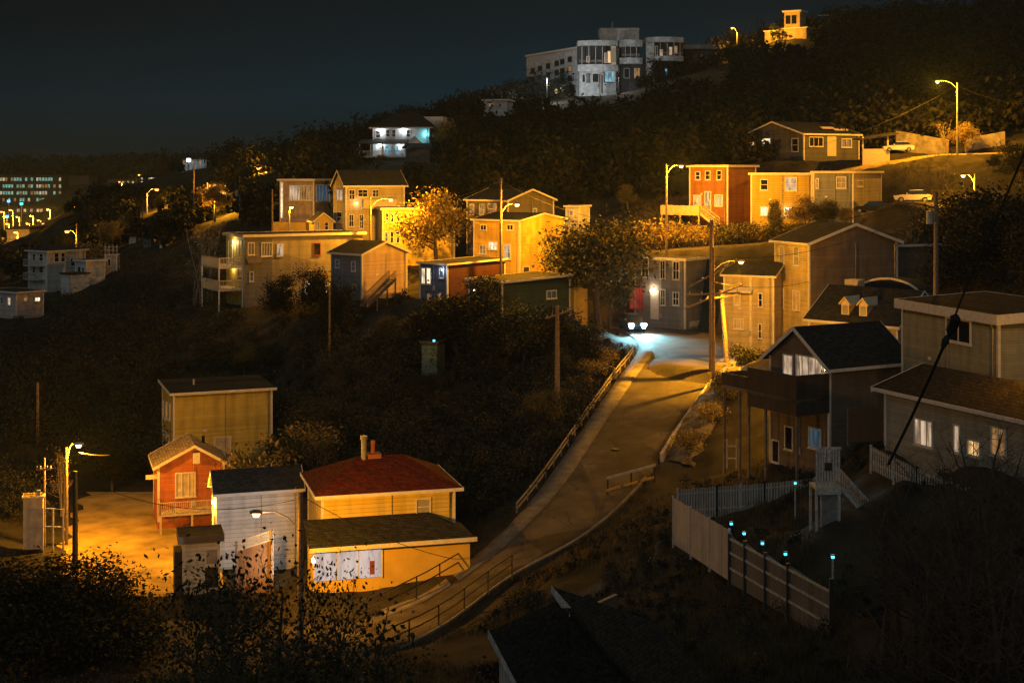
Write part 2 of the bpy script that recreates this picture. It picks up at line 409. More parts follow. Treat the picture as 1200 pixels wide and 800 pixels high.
        f.box(-o - t, -o - t, h - .08, w + o + t, -o - .002, h + th + .02); f.box(-o - t, d + o + .002, h - .08, w + o + t, d + o + t, h + th + .02)
        f.box(-o - t, -o, h - .08, -o - .002, d + o, h + th + .02); f.box(w + o + .002, -o, h - .08, w + o + t, d + o, h + th + .02)
        f.build('gutter', M[fm], s.root); s.finish()

def deck(root, x0, y0, x1, y1, z, ground, rail=1.0, rm='deck', sides='FLR', solid=False, posts=True, step=.16):
    f = MB(); f.box(x0, y0, z - .2, x1, y1, z); f.build('deck_floor', M[rm], root)
    r = MB(); segs = []
    if 'F' in sides: segs.append(((x0, y0), (x1, y0)))
    if 'L' in sides: segs.append(((x0, y0), (x0, y1)))
    if 'R' in sides: segs.append(((x1, y0), (x1, y1)))
    for (a, b) in segs:
        A, B = Vector((*a, z)), Vector((*b, z)); n = max(2, int((B - A).length / step))
        if solid: r.beam(A + Vector((0, 0, rail / 2)), B + Vector((0, 0, rail / 2)), .06, rail - .02)
        else:
            r.beam(A + Vector((0, 0, rail)), B + Vector((0, 0, rail)), .09, .07); r.beam(A + Vector((0, 0, .1)), B + Vector((0, 0, .1)), .06, .06)
            for i in range(n + 1):
                p = A.lerp(B, i / n); wd = .1 if i % 8 == 0 else .04
                r.beam(p, p + Vector((0, 0, rail)), wd, wd)
    r.build('railing', M[rm], root)
    if posts:
        n = max(2, int((x1 - x0) / 2.2) + 1)
        for i in range(n):
            p = MB(); x = x0 + .1 + (x1 - x0 - .2) * i / (n - 1); p.box(x - .08, y0 + .06, ground, x + .08, y0 + .22, z - .202); p.build('post', M[rm], root)
def stairs(root, a, b, wid, mat_='deck', rail=True, n=None, axis=None):
    a, b = Vector(a), Vector(b); n = n or max(3, int(abs(a.z - b.z) / .19)); d = (b - a); hd = Vector((d.x, d.y, 0)); sd = Vector((-hd.y, hd.x, 0)).normalized() * wid
    f = MB()
    for i in range(n):
        p = a + d * ((i + .5) / n); q = hd / n * .55
        f.prism([p - q, p + q, p + q + sd, p - q + sd], (0, 0, .05))
    f.beam(a, b, .06, .28); f.beam(a + sd, b + sd, .06, .28); f.build('stairs', M[mat_], root)
    if rail:
        r = MB(); H_ = Vector((0, 0, 1))
        for off in (Vector(), sd):
            r.beam(a + off + H_, b + off + H_, .08, .08); r.beam(a + off + H_ * .2, b + off + H_ * .2, .05, .05)
            k = max(4, int(d.length / .19))
            for i in range(k + 1):
                p = a + off + d * (i / k); r.beam(p, p + H_, .075, .03)
        r.build('stair_railing', M[mat_], root)
# ================================================================== the lower street
Y_TALL = siding('mustard_siding', (.56, .43, .09), .22); RED_W = siding('brick_red_siding', (.45, .14, .05), .2)
WHITE_W = siding('white_clapboard', (.58, .57, .55), .32); YEL = siding('yellow_siding', (.62, .46, .1), .3, var=.08)
YEL2 = mat('yellow_stucco', (.6, .4, .07), .85, .12, .8, .2, 12); GREY = siding('slate_grey_siding', (.2, .19, .18), .2)
TAN = siding('tan_siding', (.42, .35, .27), .22); BROWN_SHADED = siding('shaded_brown_siding', (.17, .135, .105), .22); CREAM = siding('cream_siding', (.5, .41, .22), .24)
GREEN = siding('sage_green_siding', (.3, .31, .24), .17); DKBROWN = siding('dark_brown_siding', (.16, .135, .11), .2)
BLUE = siding('blue_siding', (.1, .14, .24), .2); MAROON = siding('maroon_siding', (.09, .032, .028), .22); DKGREEN = siding('dark_green_siding', (.035, .058, .04), .22)
PINK = siding('pinkish_siding', (.5, .36, .27), .22); ORANGE = siding('orange_siding', (.62, .4, .07), .24, var=.08); RUST = siding('rust_red_siding', (.3, .125, .045), .2)
OLIVE = siding('olive_tan_siding', (.36, .31, .2), .22); CHAR = siding('charcoal_siding', (.1, .095, .09), .22); DIMW = mat('dim_white_render', (.45, .48, .5), .8, .3, .8)
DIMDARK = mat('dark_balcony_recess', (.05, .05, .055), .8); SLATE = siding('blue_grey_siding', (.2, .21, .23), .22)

h = House('house', 'tall mustard yellow box house with dark flat roof behind the red gabled house', 'house', (203, 140), 557, 463, 8, 319, 190, wall=Y_TALL, corner='cream_trim')
h.win('F', 211, 512, 230, 538, 'curtain', frame='cream_trim'); h.win('F', 251, 511, 271, 538, 'curtain', frame='cream_trim')
h.win('S', 191.5, 470, 195, 490, 'curtain', frame='cream_trim'); h.win('S', 196, 471, 199.5, 491, 'curtain', frame='cream_trim'); h.win('S', 192, 507, 198.5, 526, 'curtain', 2, frame='cream_trim')
h.flat(.35, .22, 'shingle', 'cream_trim', tilty=.02, edges=(0, 3))
q = MB(); q.tube([(2.6, 4, h.h), (2.6, 4, h.h + .9)], .12, 8); q.build('vent_pipe', M['steel'], h.root)

h = House('house', 'small brick red house with low gable, lit tan roof and front deck', 'house', (185, 120), 612, 546, 4, 263, 180, wall=RED_W, corner='cream_trim', clear=0)
h.win('F', 205, 553, 229, 582, 'curtain', 3, frame='cream_trim', label='wide window with cream curtains')
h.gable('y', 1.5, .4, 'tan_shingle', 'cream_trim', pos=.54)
dz = 15 * 120 / F
deck(h.root, 0, -1.9, h.w * .96, -.02, dz, -1.2, .95, 'cream_deck', 'FLR')
q = MB(); q.beam((.4, -1.6, .15), (2.1, -1.6, dz - .2), .1, .1); q.beam((2.2, -1.5, .1), (3.6, -1.5, dz - .2), .1, .1); q.build('brace', M['deck'], h.root)
q = MB(); q.box(h.w * .52, -.5, h.h + .1, h.w * .62, -.1, h.h + 1.0); q.build('gable_vent', M['cream_trim'], h.root)
q = MB(); q.tube([(h.w * .75, 4, h.h), (h.w * .75, 4, h.h + 1.6)], .14, 8); q.build('chimney', M['iron'], h.root)
q = MB(); q.box(-.95, .6, 3.55, -.01, .9, 3.9); q.build('side_bracket', M['cream_trim'], h.root)

h = House('house', 'white clapboard house with black sloped roof beside the red roofed house', 'house', (254, 108), 676, 577, 6, 352, 249, wall=WHITE_W, clear=-10)
h.gable('x', 1.25, .3, 'shingle', 'trim', pos=.5, bd=.2)
h.win('S', 250, 600, 252.5, 618, 'glass'); h.porch_lamp('S', 251.2, 588, 3000, SODIUM)
h = House('shed', 'narrow white shed with dark flat roof and half glazed door', 'shed', (214, 100), 690, 636, 3, 257, None, 2.4, wall=WHITE_W, clear=0, found=1.5)
h.flat(.28, .45, 'shingle', 'dark_trim')
h.win('F', 240, 642, 256, 662, 'blind', 1, 1, name='window'); h.door('F', 240, 664, 255.5, 688, 'iron')
q = MB(); q.box(-.55, .1, -.5, -.06, 2, 2.6); q.build('side_bin_store', M['dark_deck'], h.root)

# lean-to with lattice
o = empty('lattice_screen', W(277, 705, 99), 0, 'brown board screen with lattice top beside the white clapboard house', 'screen')
q = MB(); q.prism([(0, 0, -1), (2.5, 0, -1), (2.5, 0, 4.35), (0, 0, 3.55)], (0, .08, 0)); q.build('board_panel', siding('brown_boards', (.26, .15, .08), .17, True), o)
q = MB()
for i in range(15):
    x = i * .17; q.beam((x, -.02, 3.55 + x * .32), (min(2.5, x + .45), -.02, 4.15 + min(2.5, x + .45) * .32), .03, .03, (0, 1, 0)); q.beam((min(2.5, x + .45), -.05, 3.55 + min(2.5, x + .45) * .32), (x, -.05, 4.15 + x * .32), .03, .03, (0, 1, 0))
q.beam((0, 0, 4.18), (2.5, 0, 4.98), .1, .08); q.beam((0, 0, 3.55), (2.5, 0, 4.35), .1, .08); q.build('lattice', M['cream_deck'], o)
for x in (0, 2.5):
    q = MB(); q.box(x - .06, -.12, -1, x + .06, .2, 5.0 if x else 4.2); q.build('post', M['deck'], o)

h = House('house', 'yellow house with red hip roof above a dark lean-to roof and wide white glowing panel', 'house', (377, 101), 683, 582, 8, 533, 361, wall=YEL, clear=-34)
h.win('F', 487, 583, 505, 604, 'blind', 1, 2)
h.hip(2.0, .5, 'red_shingle', 'trim', inset=3.2)
ux, e = 2.75, h.w + .45
q = MB(); q.prism([(-1.0, -ux, -2.5), (e, -ux, -2.5), (e, -ux, 3.12), (-1.0, -ux, 3.12)], (0, ux - .01, 0)); q.build('lower_wall', YEL2, h.root)
q = MB(); q.prism([(-1.3, -ux - .5, 3.14), (e + .35, -ux - .5, 3.14), (e - 2.4, -.03, 4.4), (-1.3, -.03, 4.4)], (0, 0, .16)); q.prism([(e + .3, -ux - .4, 3.135), (e + .3, 1.2, 3.135), (e - .6, 1.2, 3.5), (e - 2.4, -.04, 4.38)], (0, 0, .16))
q.build('lower_roof', M['shingle'], h.root)
q = MB(); q.box(-1.3, -ux - .56, 3.06, e + .4, -ux - .502, 3.36); q.build('lower_fascia', M['cream_trim'], h.root)
q = MB(); q.box(-.9, -ux - .06, .95, 3.75, -ux - .003, 2.86); gd = q.build('glowing_panel', glow('glowing_white_panel', (1, .8, .72), .52, .8), h.root)  # white garage panel given its own glow, as if lit from inside
q = MB(); q.box(-.95, -ux - .1, 2.87, 3.87, -ux - .004, 2.97); q.box(3.76, -ux - .1, .9, 3.87, -ux - .004, 2.87); q.build('frame', M['trim'], gd)
q = MB()
for x in (.62, 2.15): q.box(x, -ux - .09, .96, x + .06, -ux - .061, 2.85)
q.build('mullion', M['picket'], gd)
q = MB(); q.box(2.95, -ux - .075, 1.15, 3.3, -ux - .062, 2.1); q.build('red_sticker', mat('faded_red_notice', (.2, .06, .045), .6), gd)
q = MB(); q.tube([(3.6, 3.4, h.h + 1), (3.6, 3.4, h.h + 3.3)], .2, 10); q.tube([(3.6, 3.4, h.h + 3.3), (3.6, 3.4, h.h + 3.55)], .27, 10); q.build('flue', M['steel'], h.root)
q = MB(); q.box(3.9, 3.3, h.h + 1.2, 4.9, 4.3, h.h + 2.15); q.tube([(4.35, 3.8, h.h + 2.1), (4.35, 3.8, h.h + 3.1)], .16, 8); q.build('chimney', mat('chimney_brick', (.3, .1, .05), .9), h.root)
k = MB(); k.box(-1.06, -2.95, 2.3, -.86, -2.81, 2.6); k.build('corner_floodlight', M['lens_white'], h.root); point_light('flood', (-1.1, -3.1, 2.5), (1, .96, .9), 1900, h.root, .1, math.radians(85), Vector((-6, 9, .6)).to_track_quat('-Z', 'Y').to_euler())
RH = h

# yard box
h = House('storage_cabinet', 'square cream storage cabinet beside the left yard lamp', 'cabinet', (50, 113), 634, 583, -5, 27, None, 1.3, wall=mat('cream_metal', (.5, .42, .28), .6), found=.6, clear=0, corner=None)
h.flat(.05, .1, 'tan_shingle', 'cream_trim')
q = MB(); q.box(h.w - .5, .2, h.h + .13, h.w - .2, .5, h.h + .55); q.build('vent_cap', M['steel'], h.root)

# ================================================================== right terrace
h = House('house', 'dark brown gabled house with lit window wall above a boarded deck', 'house', (972, 105), 560, 428, -48, 902, 1062, wall=DKBROWN, clear=None)
h.gable('y', 2.4, .55, 'shingle', 'trim', bd=.3)
h.win('F', 918, 415, 930, 466, 'pale', 1, 1, label='tall lit glazed door'); h.win('F', 933, 417, 964, 446, 'pale', 4, 1, label='wide lit four pane window')
h.porch_lamp('F', 969.5, 432, 18)
h.win('F', 948, 501, 963, 526, 'bluelow', 1, 1, label='small blue lit basement window'); h.win('F', 920, 499, 930, 527, 'glass'); h.win('F', 905, 515, 914, 542, 'glass')
kz = lambda py, D: zz(py, D) - h.zb
fz = kz(462, 106); w_ = h.w
f = MB(); f.box(-1.9, -3.2, fz - .25, w_ + .05, -.03, fz); f.build('deck_floor', M['deck'], h.root)
f = MB(); f.prism([(-1.9, -3.2, fz + .01), (1.2, -3.2, fz + .01), (1.2, -3.2, fz + .95), (-1.9, -3.2, fz + .95)], (0, .08, 0)); f.box(-1.9, -3.1, fz + .01, -1.82, -.05, fz + .95); f.build('low_rail_boards', M['dark_deck'], h.root)
f = MB(); f.box(1.25, -3.2, fz - 1.2, w_ + .05, -3.12, fz + 1.75); f.box(w_ - .03, -3.1, fz - 1.2, w_ + .05, -.05, fz + 1.75); f.build('privacy_screen', M['dark_deck'], h.root)
for x in (-1.8, .1, 1.2, 3.2, w_ - .1):
    f = MB(); f.box(x - .08, -3.1, -1, x + .08, -2.94, fz - .26); f.build('post', M['deck'], h.root)
h2 = House('house', 'sage green house with thick pale roof edge and square sliding window', 'house', (1170, 92), 505, 380, -55, 1057, 1275, wall=GREEN, clear=None)
h2.win('F', 1109, 373, 1138.6, 402, 'glass', 2, 1, fw=.13); h2.win('F', 1063, 439, 1081, 453, 'dim', 2, 1)
h2.flat(.35, .62, 'brown_shingle', 'trim', tilty=.05)
h3 = House('house', 'low grey house with dark roof and warm lit bay window behind bare shrubs', 'house', (1222, 78), 574, 494, -46, 1037, None, 7, wall=siding('grey_green_siding', (.33, .33, .28), .18), clear=None)
h3.gable('x', 1.1, .6, 'brown_shingle', 'trim', bd=.35)
h3.win('F', 1072, 491, 1094, 523, 'pale', 3, 1, label='warm lit window with three panes'); h3.win('F', 1118, 497, 1126, 531, 'pale'); h3.win('F', 1134, 515, 1150, 535, 'warm', 2); h3.win('F', 1162, 500, 1180, 535, 'dim', 2)

h = House('house', 'tall tan house whose gable, coloured brown as shaded, faces the dormered roof', 'house', (948, 150), 408, 285, 33, 1052, 908, wall=BROWN_SHADED, clear=0)
BR = h
h.gable('y', 1.9, .45, 'shingle', 'trim', bd=.3)
f = MB(); f.box(-.02, .17, -.5, -.004, h.d - .17, h.h - .01); f.build('side_wall', CREAM, h.root)  # pale siding stands for the lamplit side, brown gable for the shaded one
for a in ((913.5, 288, 919.5, 310), (930, 289, 937, 311.5)): h.win('S', *a, 'blind', 1, 2)
for a in ((912.5, 338, 919, 361), (929, 340, 938, 364)): h.win('S', *a, 'curtain', 2, 1)
f = MB(); f.box(h.w + .01, 1.5, -2, h.w + 9, h.d, h.h - .6); f.build('rear_wing_wall', BROWN_SHADED, h.root)
f = MB(); f.prism([(h.w + .5, 1.0, h.h - .59), (h.w + 9.4, 1.0, h.h - .59), (h.w + 9.4, 4.5, h.h + 1.0), (h.w + .5, 4.5, h.h + 1.0)], (0, 0, .15)); f.build('rear_wing_roof', M['shingle'], h.root)
f = MB(); f.box(h.w + .5, .93, h.h - .68, h.w + 9.4, .996, h.h - .42); f.build('rear_wing_fascia', M['trim'], h.root)
f = MB(); f.box(h.w + 7.1, 1.2, h.h - 2.6, h.w + 8.4, 1.49, h.h + .6); f.build('chimney_breast', M['picket'], h.root)

h = House('house', 'cream two storey house with door hood beside the leaning pole', 'house', (907, 152), 408, 324, -16, 848, None, 7, wall=CREAM, clear=6, corner='cream_trim')
h.gable('x', 1.2, .3, 'shingle', 'cream_trim', bd=.2)
h.win('F', 888.5, 343, 894, 360, 'glass', 1, 2); h.win('F', 888.5, 379, 893, 397, 'glass', 1, 2); h.win('F', 859.5, 373, 872, 386, 'curtain', 3, 1); h.win('F', 860, 343, 868, 358, 'curtain', 1, 2)
k, z = h.loc('F', 880, 341); f = MB(); f.prism([(k - 2.3, 0, z + .2), (k + .3, 0, z + .2), (k + .3, -.9, z - .15), (k - 2.3, -.9, z - .15)], (0, 0, .12)); f.build('door_hood', M['cream_trim'], h.root)
f = MB(); f.box(k - .12, -.12, -.5, k + .12, .02, h.h - .1); f.build('pilaster', M['cream_trim'], h.root)

h = House('house', 'dark roofed cottage with two small lit gabled dormers', 'house', (1052, 126), 412, 381, -30, 948, None, 8, wall=TAN, clear=None)
h.gable('x', 2.7, .4, 'shingle', 'trim', bd=.2)
h.win('F', 961, 384, 969, 398, 'curtain', 2)
for px in (987, 1008):
    k, z = h.loc('F', px, 378); dm = MB(); dm.prism([(k - .4, .5, h.h + .1), (k + .4, .5, h.h + .1), (k + .4, .5, h.h + 1.5), (k, .5, h.h + 2.0), (k - .4, .5, h.h + 1.5)], (0, 3.0, 0)); d_ = dm.build('dormer', M['cream_deck'], h.root)
    r = MB(); r.prism([(k - .6, .35, h.h + 1.38), (k, .35, h.h + 2.03), (k, .35, h.h + 2.17), (k - .6, .35, h.h + 1.52)], (0, 3.2, 0)); r.prism([(k + .6, .35, h.h + 1.38), (k, .35, h.h + 2.03), (k, .35, h.h + 2.17), (k + .6, .35, h.h + 1.52)], (0, 3.2, 0)); r.build('dormer_roof', M['cream_deck'], d_)
    r = MB(); r.box(k - .25, .44, h.h + .55, k + .25, .497, h.h + 1.35); r.build('pane', M['blind'], d_)
f = MB(); f.box(1.2, 4.2, h.h + 1.5, 2.6, 5.4, h.h + 3.4); f.build('lit_lantern_roof', M['cream_deck'], h.root)
f = MB(); N_ = 10; pts = [(5.0 + 3.6 * math.sin(t), 5.6, h.h + 1.6 + 2.0 * math.cos(t)) for t in [(-1.15 + 2.3 * i / N_) for i in range(N_ + 1)]]
f.tube(pts, .11, 6); f.build('curved_gable_trim', M['trim'], h.root)
f = MB(); f.prism([(p[0], 5.65, p[2] - .02) for p in pts], (0, 2.6, 0)); f.build('curved_gable', M['shingle'], h.root)

h = House('house', 'grey terraced house with pale doorway and red lit window beside the parked headlights', 'house', (803, 172), 386, 306, -30, 744, 833, wall=GREY, clear=0)
h.flat(.25, .3, 'tar', 'trim')
for a in ((752, 304, 760.5, 325), (773.5, 305, 780, 327), (788.5, 306, 796.5, 328), (774, 339, 780, 358), (788.5, 342, 796, 358)): h.win('F', *a, 'glass', 2, 2)
h.win('F', 738, 336, 754, 362, 'redglow', 2, 2, frame='red_frame', label='window glowing red'); h.door('F', 763.5, 341, 771.5, 374, 'trim')
h.porch_lamp('F', 766, 338, 130, (1, .72, .42))
k0, z0 = h.loc('S', 808, 383); k1, z1 = h.loc('S', 825, 374); f = MB(); h.fbox(f, 'S', min(k0, k1), max(k0, k1), -.01, .06, z0, z1); f.build('side_panel', M['picket'], h.root)

# ================================================================== upper right street
h = House('house', 'rust red flat roofed house with raised front deck under a street lamp', 'house', (853, 188), 264, 196, -35, 808, 886, wall=RUST, clear=8, corner='cream_trim')
h.flat(.3, .26, 'tar', 'cream_trim')
for a in ((815, 201, 821, 211), (826.5, 200, 833, 211), (840, 199.5, 846, 211)): h.win('F', *a, 'glass', 1, 2)
h.win('F', 813, 228.5, 822, 241, 'warm', 3); h.door('F', 826.5, 225, 833, 247, 'warm', label='lit glazed front door'); h.win('F', 837.5, 228, 847.5, 242, 'warm', 3)
dk = zz(251, 188) - h.zb
deck(h.root, -2.9, -2.6, h.w * .55, -.02, dk, -1, 1.1, 'cream_deck', 'FLR', solid=True)
stairs(h.root, (h.w * .55 + .1, -2.4, dk), (h.w * .95, -2.4, 0), 1.0, 'cream_deck')
h = House('house', 'bright yellow flat fronted house with white sash windows on the upper street', 'house', (952, 182), 268, 205, -14, 880, None, 7, wall=siding('golden_siding', (.42, .3, .05), .3, var=.08), clear=4)
h.flat(.25, .22, 'tar', 'trim')
h.win('F', 891, 210, 900.5, 223, 'glass', 1, 2); h.win('F', 920, 207.5, 934.5, 224, 'pale', 2, 2, label='lit double window'); h.win('F', 891, 242, 901, 253, 'white', 3, 3); h.win('F', 919, 243, 928, 253, 'dim', 2, 2)
h.porch_lamp('F', 923, 244, 30)
h = House('house', 'grey house with one white sash window joined to the yellow house', 'house', (1000, 178), 263, 203, -14, 953, 1033, wall=SLATE, clear=4, corner='cream_trim')
h.flat(.25, .22, 'tar', 'cream_trim')
f = MB(); f.box(h.w + .004, .17, -1, h.w + .03, h.d - .17, h.h - .01); f.build('side_wall', OLIVE, h.root)
h.win('F', 980, 207, 992, 221, 'blind', 2, 2); h.win('F', 956, 209, 960, 221, 'dim', 1, 2); h.win('S', 1004, 211.5, 1011, 219, 'dim', 1, 1)

h = House('house', 'dark grey bungalow with pitched roof, porch post and lit trim at the top street', 'house', (942, 212), 188, 157, 42, 1007, 873, wall=CHAR, clear=2, corner='cream_trim')
h.gable('x', 1.9, .35, 'shingle', 'cream_trim', bd=.22)
h.win('S', 876, 163, 884.5, 177, 'warm', 2, 1); h.win('S', 893, 162, 903.5, 176, 'white', 2, 2); h.win('S', 928, 162, 936, 178, 'glass', 1, 2)
h.win('F', 948, 160.5, 964.5, 172, 'glass', 3, 1, frame='cream_trim'); h.door('F', 970, 161, 979, 183, 'cream_deck', 'cream_trim'); h.win('F', 986, 162.5, 998, 173, 'dim', 2, 1, frame='cream_trim')
for (a, b_, y) in ((5.5, 8, 2.0), (7.2, 10, 1.1)):
    f = MB(); f.prism([(a, y, h.h + .62 + (y - 1) * .3), (b_, y, h.h + .62 + (y - 1) * .3), (b_, y + .5, h.h + .82 + (y - 1) * .3), (a, y + .5, h.h + .82 + (y - 1) * .3)], (0, 0, .12)); f.build('skylight', M['cream_deck'], h.root)

# ================================================================== middle slope
h = House('house', 'long olive flat roofed house with two lit balconies at its left end', 'house', (287, 178), 360, 278, 20, 425, 265, wall=OLIVE, clear=14, corner=None)
LB = h
h.flat(.35, .28, 'tar', 'cream_trim')
f = MB(); f.box(-.03, .05, .0, -.004, h.d - .05, h.h - .02); f.build('end_wall', YEL, h.root)
f = MB(); f.box(.02, -.03, 0, 3.6, -.004, h.h - .02); f.build('front_bay_wall', GREY, h.root)
h.win('F', 290, 284, 298, 299, 'dim', 2); h.win('F', 306, 284, 319, 300.5, 'white', 4, 1, label='bright lit window with four panes'); h.win('F', 324, 285.5, 332, 300.5, 'pale', 2, 1); h.win('F', 367, 284.5, 375.5, 299.5, 'glass', 1, 1, frame='red_frame')
h.win('F', 356, 330, 368, 346, 'white', 3, 2); h.win('F', 381, 332, 387, 346, 'warm', 2, 2); h.win('F', 332, 336, 338, 346, 'dim', 1, 2); h.win('F', 292, 318, 297, 330, 'glass', 1, 2)
k0, z0 = h.loc('F', 287.5, 300); k1, z1 = h.loc('F', 304, 307); f = MB(); f.prism([(k0, -.04, z0), (k0, -.04, z0 - .3), (k0, -1.0, z0 - .9), (k0, -1.0, z0 - .75)], (k1 - k0, 0, 0)); f.build('awning', M['dark_trim'], h.root)
h.win('S', 268, 281, 273, 308, 'white', 1, 2); h.win('S', 277, 281, 284, 306, 'warm', 2, 1); h.win('S', 279, 314, 284, 324, 'warm', 1, 1)
for pz in (311, 337):
    z = zz(pz, 180) - h.zb
    f = MB(); f.box(-3.3, .3, z - .22, -.03, h.d, z); f.build('balcony_floor', M['cream_deck'], h.root)
    r = MB()
    for (a, b_) in (((-3.3, .3, z), (-.1, .3, z)), ((-3.3, .3, z), (-3.3, h.d, z))):
        A_, B_ = Vector(a), Vector(b_); r.beam(A_ + Vector((0, 0, 1.1)), B_ + Vector((0, 0, 1.1)), .1, .08); r.beam(A_ + Vector((0, 0, .1)), B_ + Vector((0, 0, .1)), .06, .06)
        n = int((B_ - A_).length / .2)
        for i in range(n + 1):
            p = A_.lerp(B_, i / n); r.beam(p + Vector((0, 0, .1)), p + Vector((0, 0, 1.1)), .09, .04)
    r.build('balcony_railing', M['cream_deck'], h.root)
for (x, y) in ((-3.25, .35), (-3.25, h.d - .1), (-.2, .35)):
    f = MB(); f.box(x - .08, y - .08, -2, x + .08, y + .08, z + 3.9); f.build('balcony_post', M['trim'], h.root)
h.porch_lamp('S', 275.5, 284, 160, (1, .72, .36)); h.porch_lamp('S', 274, 313, 90, (1, .72, .36))

h = House('house', 'small gabled house with blue grey front and tan side below the white house', 'house', (424, 168), 352, 298, 40, 477, 388, wall=PINK, clear=8)
h.gable('y', 1.3, .35, 'shingle', 'cream_trim')
f = MB(); f.box(-.03, .17, -1, -.004, h.d - .17, h.h - .02); f.build('side_wall', SLATE, h.root)
h.win('S', 393, 304, 398, 314, 'pale', 1, 2); h.win('S', 412, 306, 417, 318, 'glass', 1, 2); h.win('S', 413, 333, 418, 344, 'pale', 1, 1); h.win('S', 397, 334, 405, 346, 'warm', 2, 2)
o = empty('wooden_stairs', W(430, 360, 163), .5, 'brown wooden stairs climbing beside the small gabled house', 'stairs'); stairs(o, (0, 0, 0), (4.6, 2.2, 2.9), 1.0, 'deck')
for x in (1.6, 3.2, 4.5):
    f = MB(); f.box(x - .07, x * .48 - .07, -2, x + .07, x * .48 + .07, x * .6); f.build('post', M['deck'], o)

h = House('house', 'narrow blue fronted house with maroon side and paired lit windows', 'house', (524, 162), 354, 311, -50, 492, 592, wall=BLUE, clear=10)
h.flat(.25, .16, 'tar', 'cream_trim', tilty=.03)
f = MB(); f.box(h.w + .004, .17, -1, h.w + .03, h.d - .02, h.h - .01); f.build('side_wall', MAROON, h.root)
h.win('F', 494, 313.5, 499, 333, 'white', 1, 1); h.win('F', 500, 313.5, 505.5, 333, 'white', 1, 1); h.win('F', 515, 314, 520.5, 326, 'bluelow', 1, 1); h.win('F', 501, 344, 506, 354, 'dim'); h.win('F', 513, 343, 518, 353, 'dim')
h.porch_lamp('F', 519.5, 316, 40, (.7, .8, 1))
h = House('house', 'low dark green house with flat roof and white corner lamp', 'house', (588, 157), 386, 332, -50, 549, 668, wall=DKGREEN, clear=14)
h.flat(.3, .2, 'tar', 'trim', tilty=.03)
h.win('F', 560, 341, 572, 356, 'glass', 2); h.porch_lamp('F', 556, 340, 20, (1, .8, .55))
f = MB(); f.box(h.w + .1, .8, 1.1, h.w + 2.6, 6.5, 1.3); f.build('porch_roof', M['trim'], h.root)
for y in (1, 6.3):
    f = MB(); f.box(h.w + 2.3, y - .08, -2, h.w + 2.45, y + .08, 1.1); f.build('post', M['iron'], h.root)
h.win('S', 640, 340, 652, 350, 'glass', 2)
f = MB(); f.box(h.w - .9, h.d + .05, -2, h.w + .6, h.d + 2.2, h.h - 1.2); f.build('lit_annex', ORANGE, h.root); f = MB(); f.box(h.w - .85, h.d - .02, -1.2, h.w + .68, h.d + .04, .9); f.build('red_glow_panel', RUST, h.root)  # annex orange stands for lamplight on the wall, panel red for the glow

h = House('house', 'big orange lit house with shallow gabled side under the hill', 'house', (609, 175), 330, 259, -40, 555, 661.5, wall=ORANGE, clear=6, corner='cream_trim')
h.gable('x', .75, .3, 'tar', 'cream_trim', bd=.2)
h.win('F', 563, 263, 570.5, 270, 'glass', 2); h.win('F', 594, 263, 602, 270, 'glass', 2); h.win('F', 562, 287, 570, 298, 'dim', 2, 2); h.win('F', 572.5, 283, 583, 293, 'white', 3, 2); h.win('F', 590.5, 286, 599, 304, 'pale', 2, 2)
h.door('S', 613, 313, 619.5, 328, 'iron')
h = House('house', 'brown gabled house with dim upper windows behind the orange lit house', 'house', (595, 192), 300, 235, 40, 649, 547, wall=DKBROWN, clear=None, corner='cream_trim')
h.gable('y', 1.4, .35, 'shingle', 'cream_trim')
for a in ((551, 239, 556, 252), (562, 239, 568, 252), (572, 238, 582, 252)): h.win('S', *a, 'dim', 1, 2)
h.win('F', 624, 244, 629, 252, 'dim')

h = House('house', 'tall white house with narrow side gable and dark roof on the middle slope', 'house', (405, 203), 304, 217, 15, 474, 391, wall=CREAM, clear=4)
h.gable('x', 2.0, .4, 'shingle', 'cream_trim', bd=.25)
for a in ((408.5, 222, 416, 234), (419, 222, 431, 231), (436, 222, 444, 231), (408.5, 251, 414.5, 266), (421, 251, 426, 268)): h.win('F', *a, 'glass', 2, 2)
h.win('S', 394.5, 222, 402, 235, 'pale', 2, 2); h.win('S', 395, 248, 401, 261, 'glass', 1, 2); h.porch_lamp('F', 417.5, 238, 40)
k0, z0 = h.loc('F', 423, 243); k1, _ = h.loc('F', 462, 243); f = MB(); f.box(k0, -1.4, z0 - .2, k1, -.04, z0); f.box(k0, -1.4, z0 + .003, k1, -1.33, z0 + 1.15); f.build('balcony', M['cream_deck'], h.root)
h = House('house', 'yellow three storey house half hidden by the golden tree', 'house', (448, 195), 312, 246, 5, 533, None, 7, wall=YEL, clear=4, corner='cream_trim')
h.flat(.25, .25, 'tar', 'cream_trim')
for x in (451.5, 457.5, 464): h.win('F', x, 249, x + 4, 261, 'glass', 1, 2)
for x, st in ((450.5, 'bluelow'), (457, 'glass'), (464, 'glass'), (480, 'glass')): h.win('F', x, 271, x + 4.5, 285, st, 1, 2)
h = House('house', 'flat roofed grey house with glazed upper storey and a column of bright lights', 'house', (368, 218), 277, 212, -30, 328, 391, wall=mat('grey_brown_render', (.3, .24, .19), .85), clear=4)
h.flat(.3, .25, 'tar', 'trim')
h.win('F', 339, 217, 352, 235, 'pale', 4, 1); h.win('F', 353, 217, 366, 235, 'dim', 4, 1); h.win('S', 370, 216, 386, 236, 'bluelow', 4, 1)
h.win('F', 328.5, 213, 332, 256, 'white', 1, 7, label='tall bright stair window', sill=False)
k, z = h.loc('F', 350, 262); f = MB(); f.box(.2, -2.5, -2, h.w, -.02, 2.2); f.build('yellow_base_wall', YEL2, h.root)
h = House('house', 'tiny yellow gabled house below the flat roofed grey house', 'house', (368, 207), 281, 259, 8, 390, None, 5, wall=YEL2, clear=3)
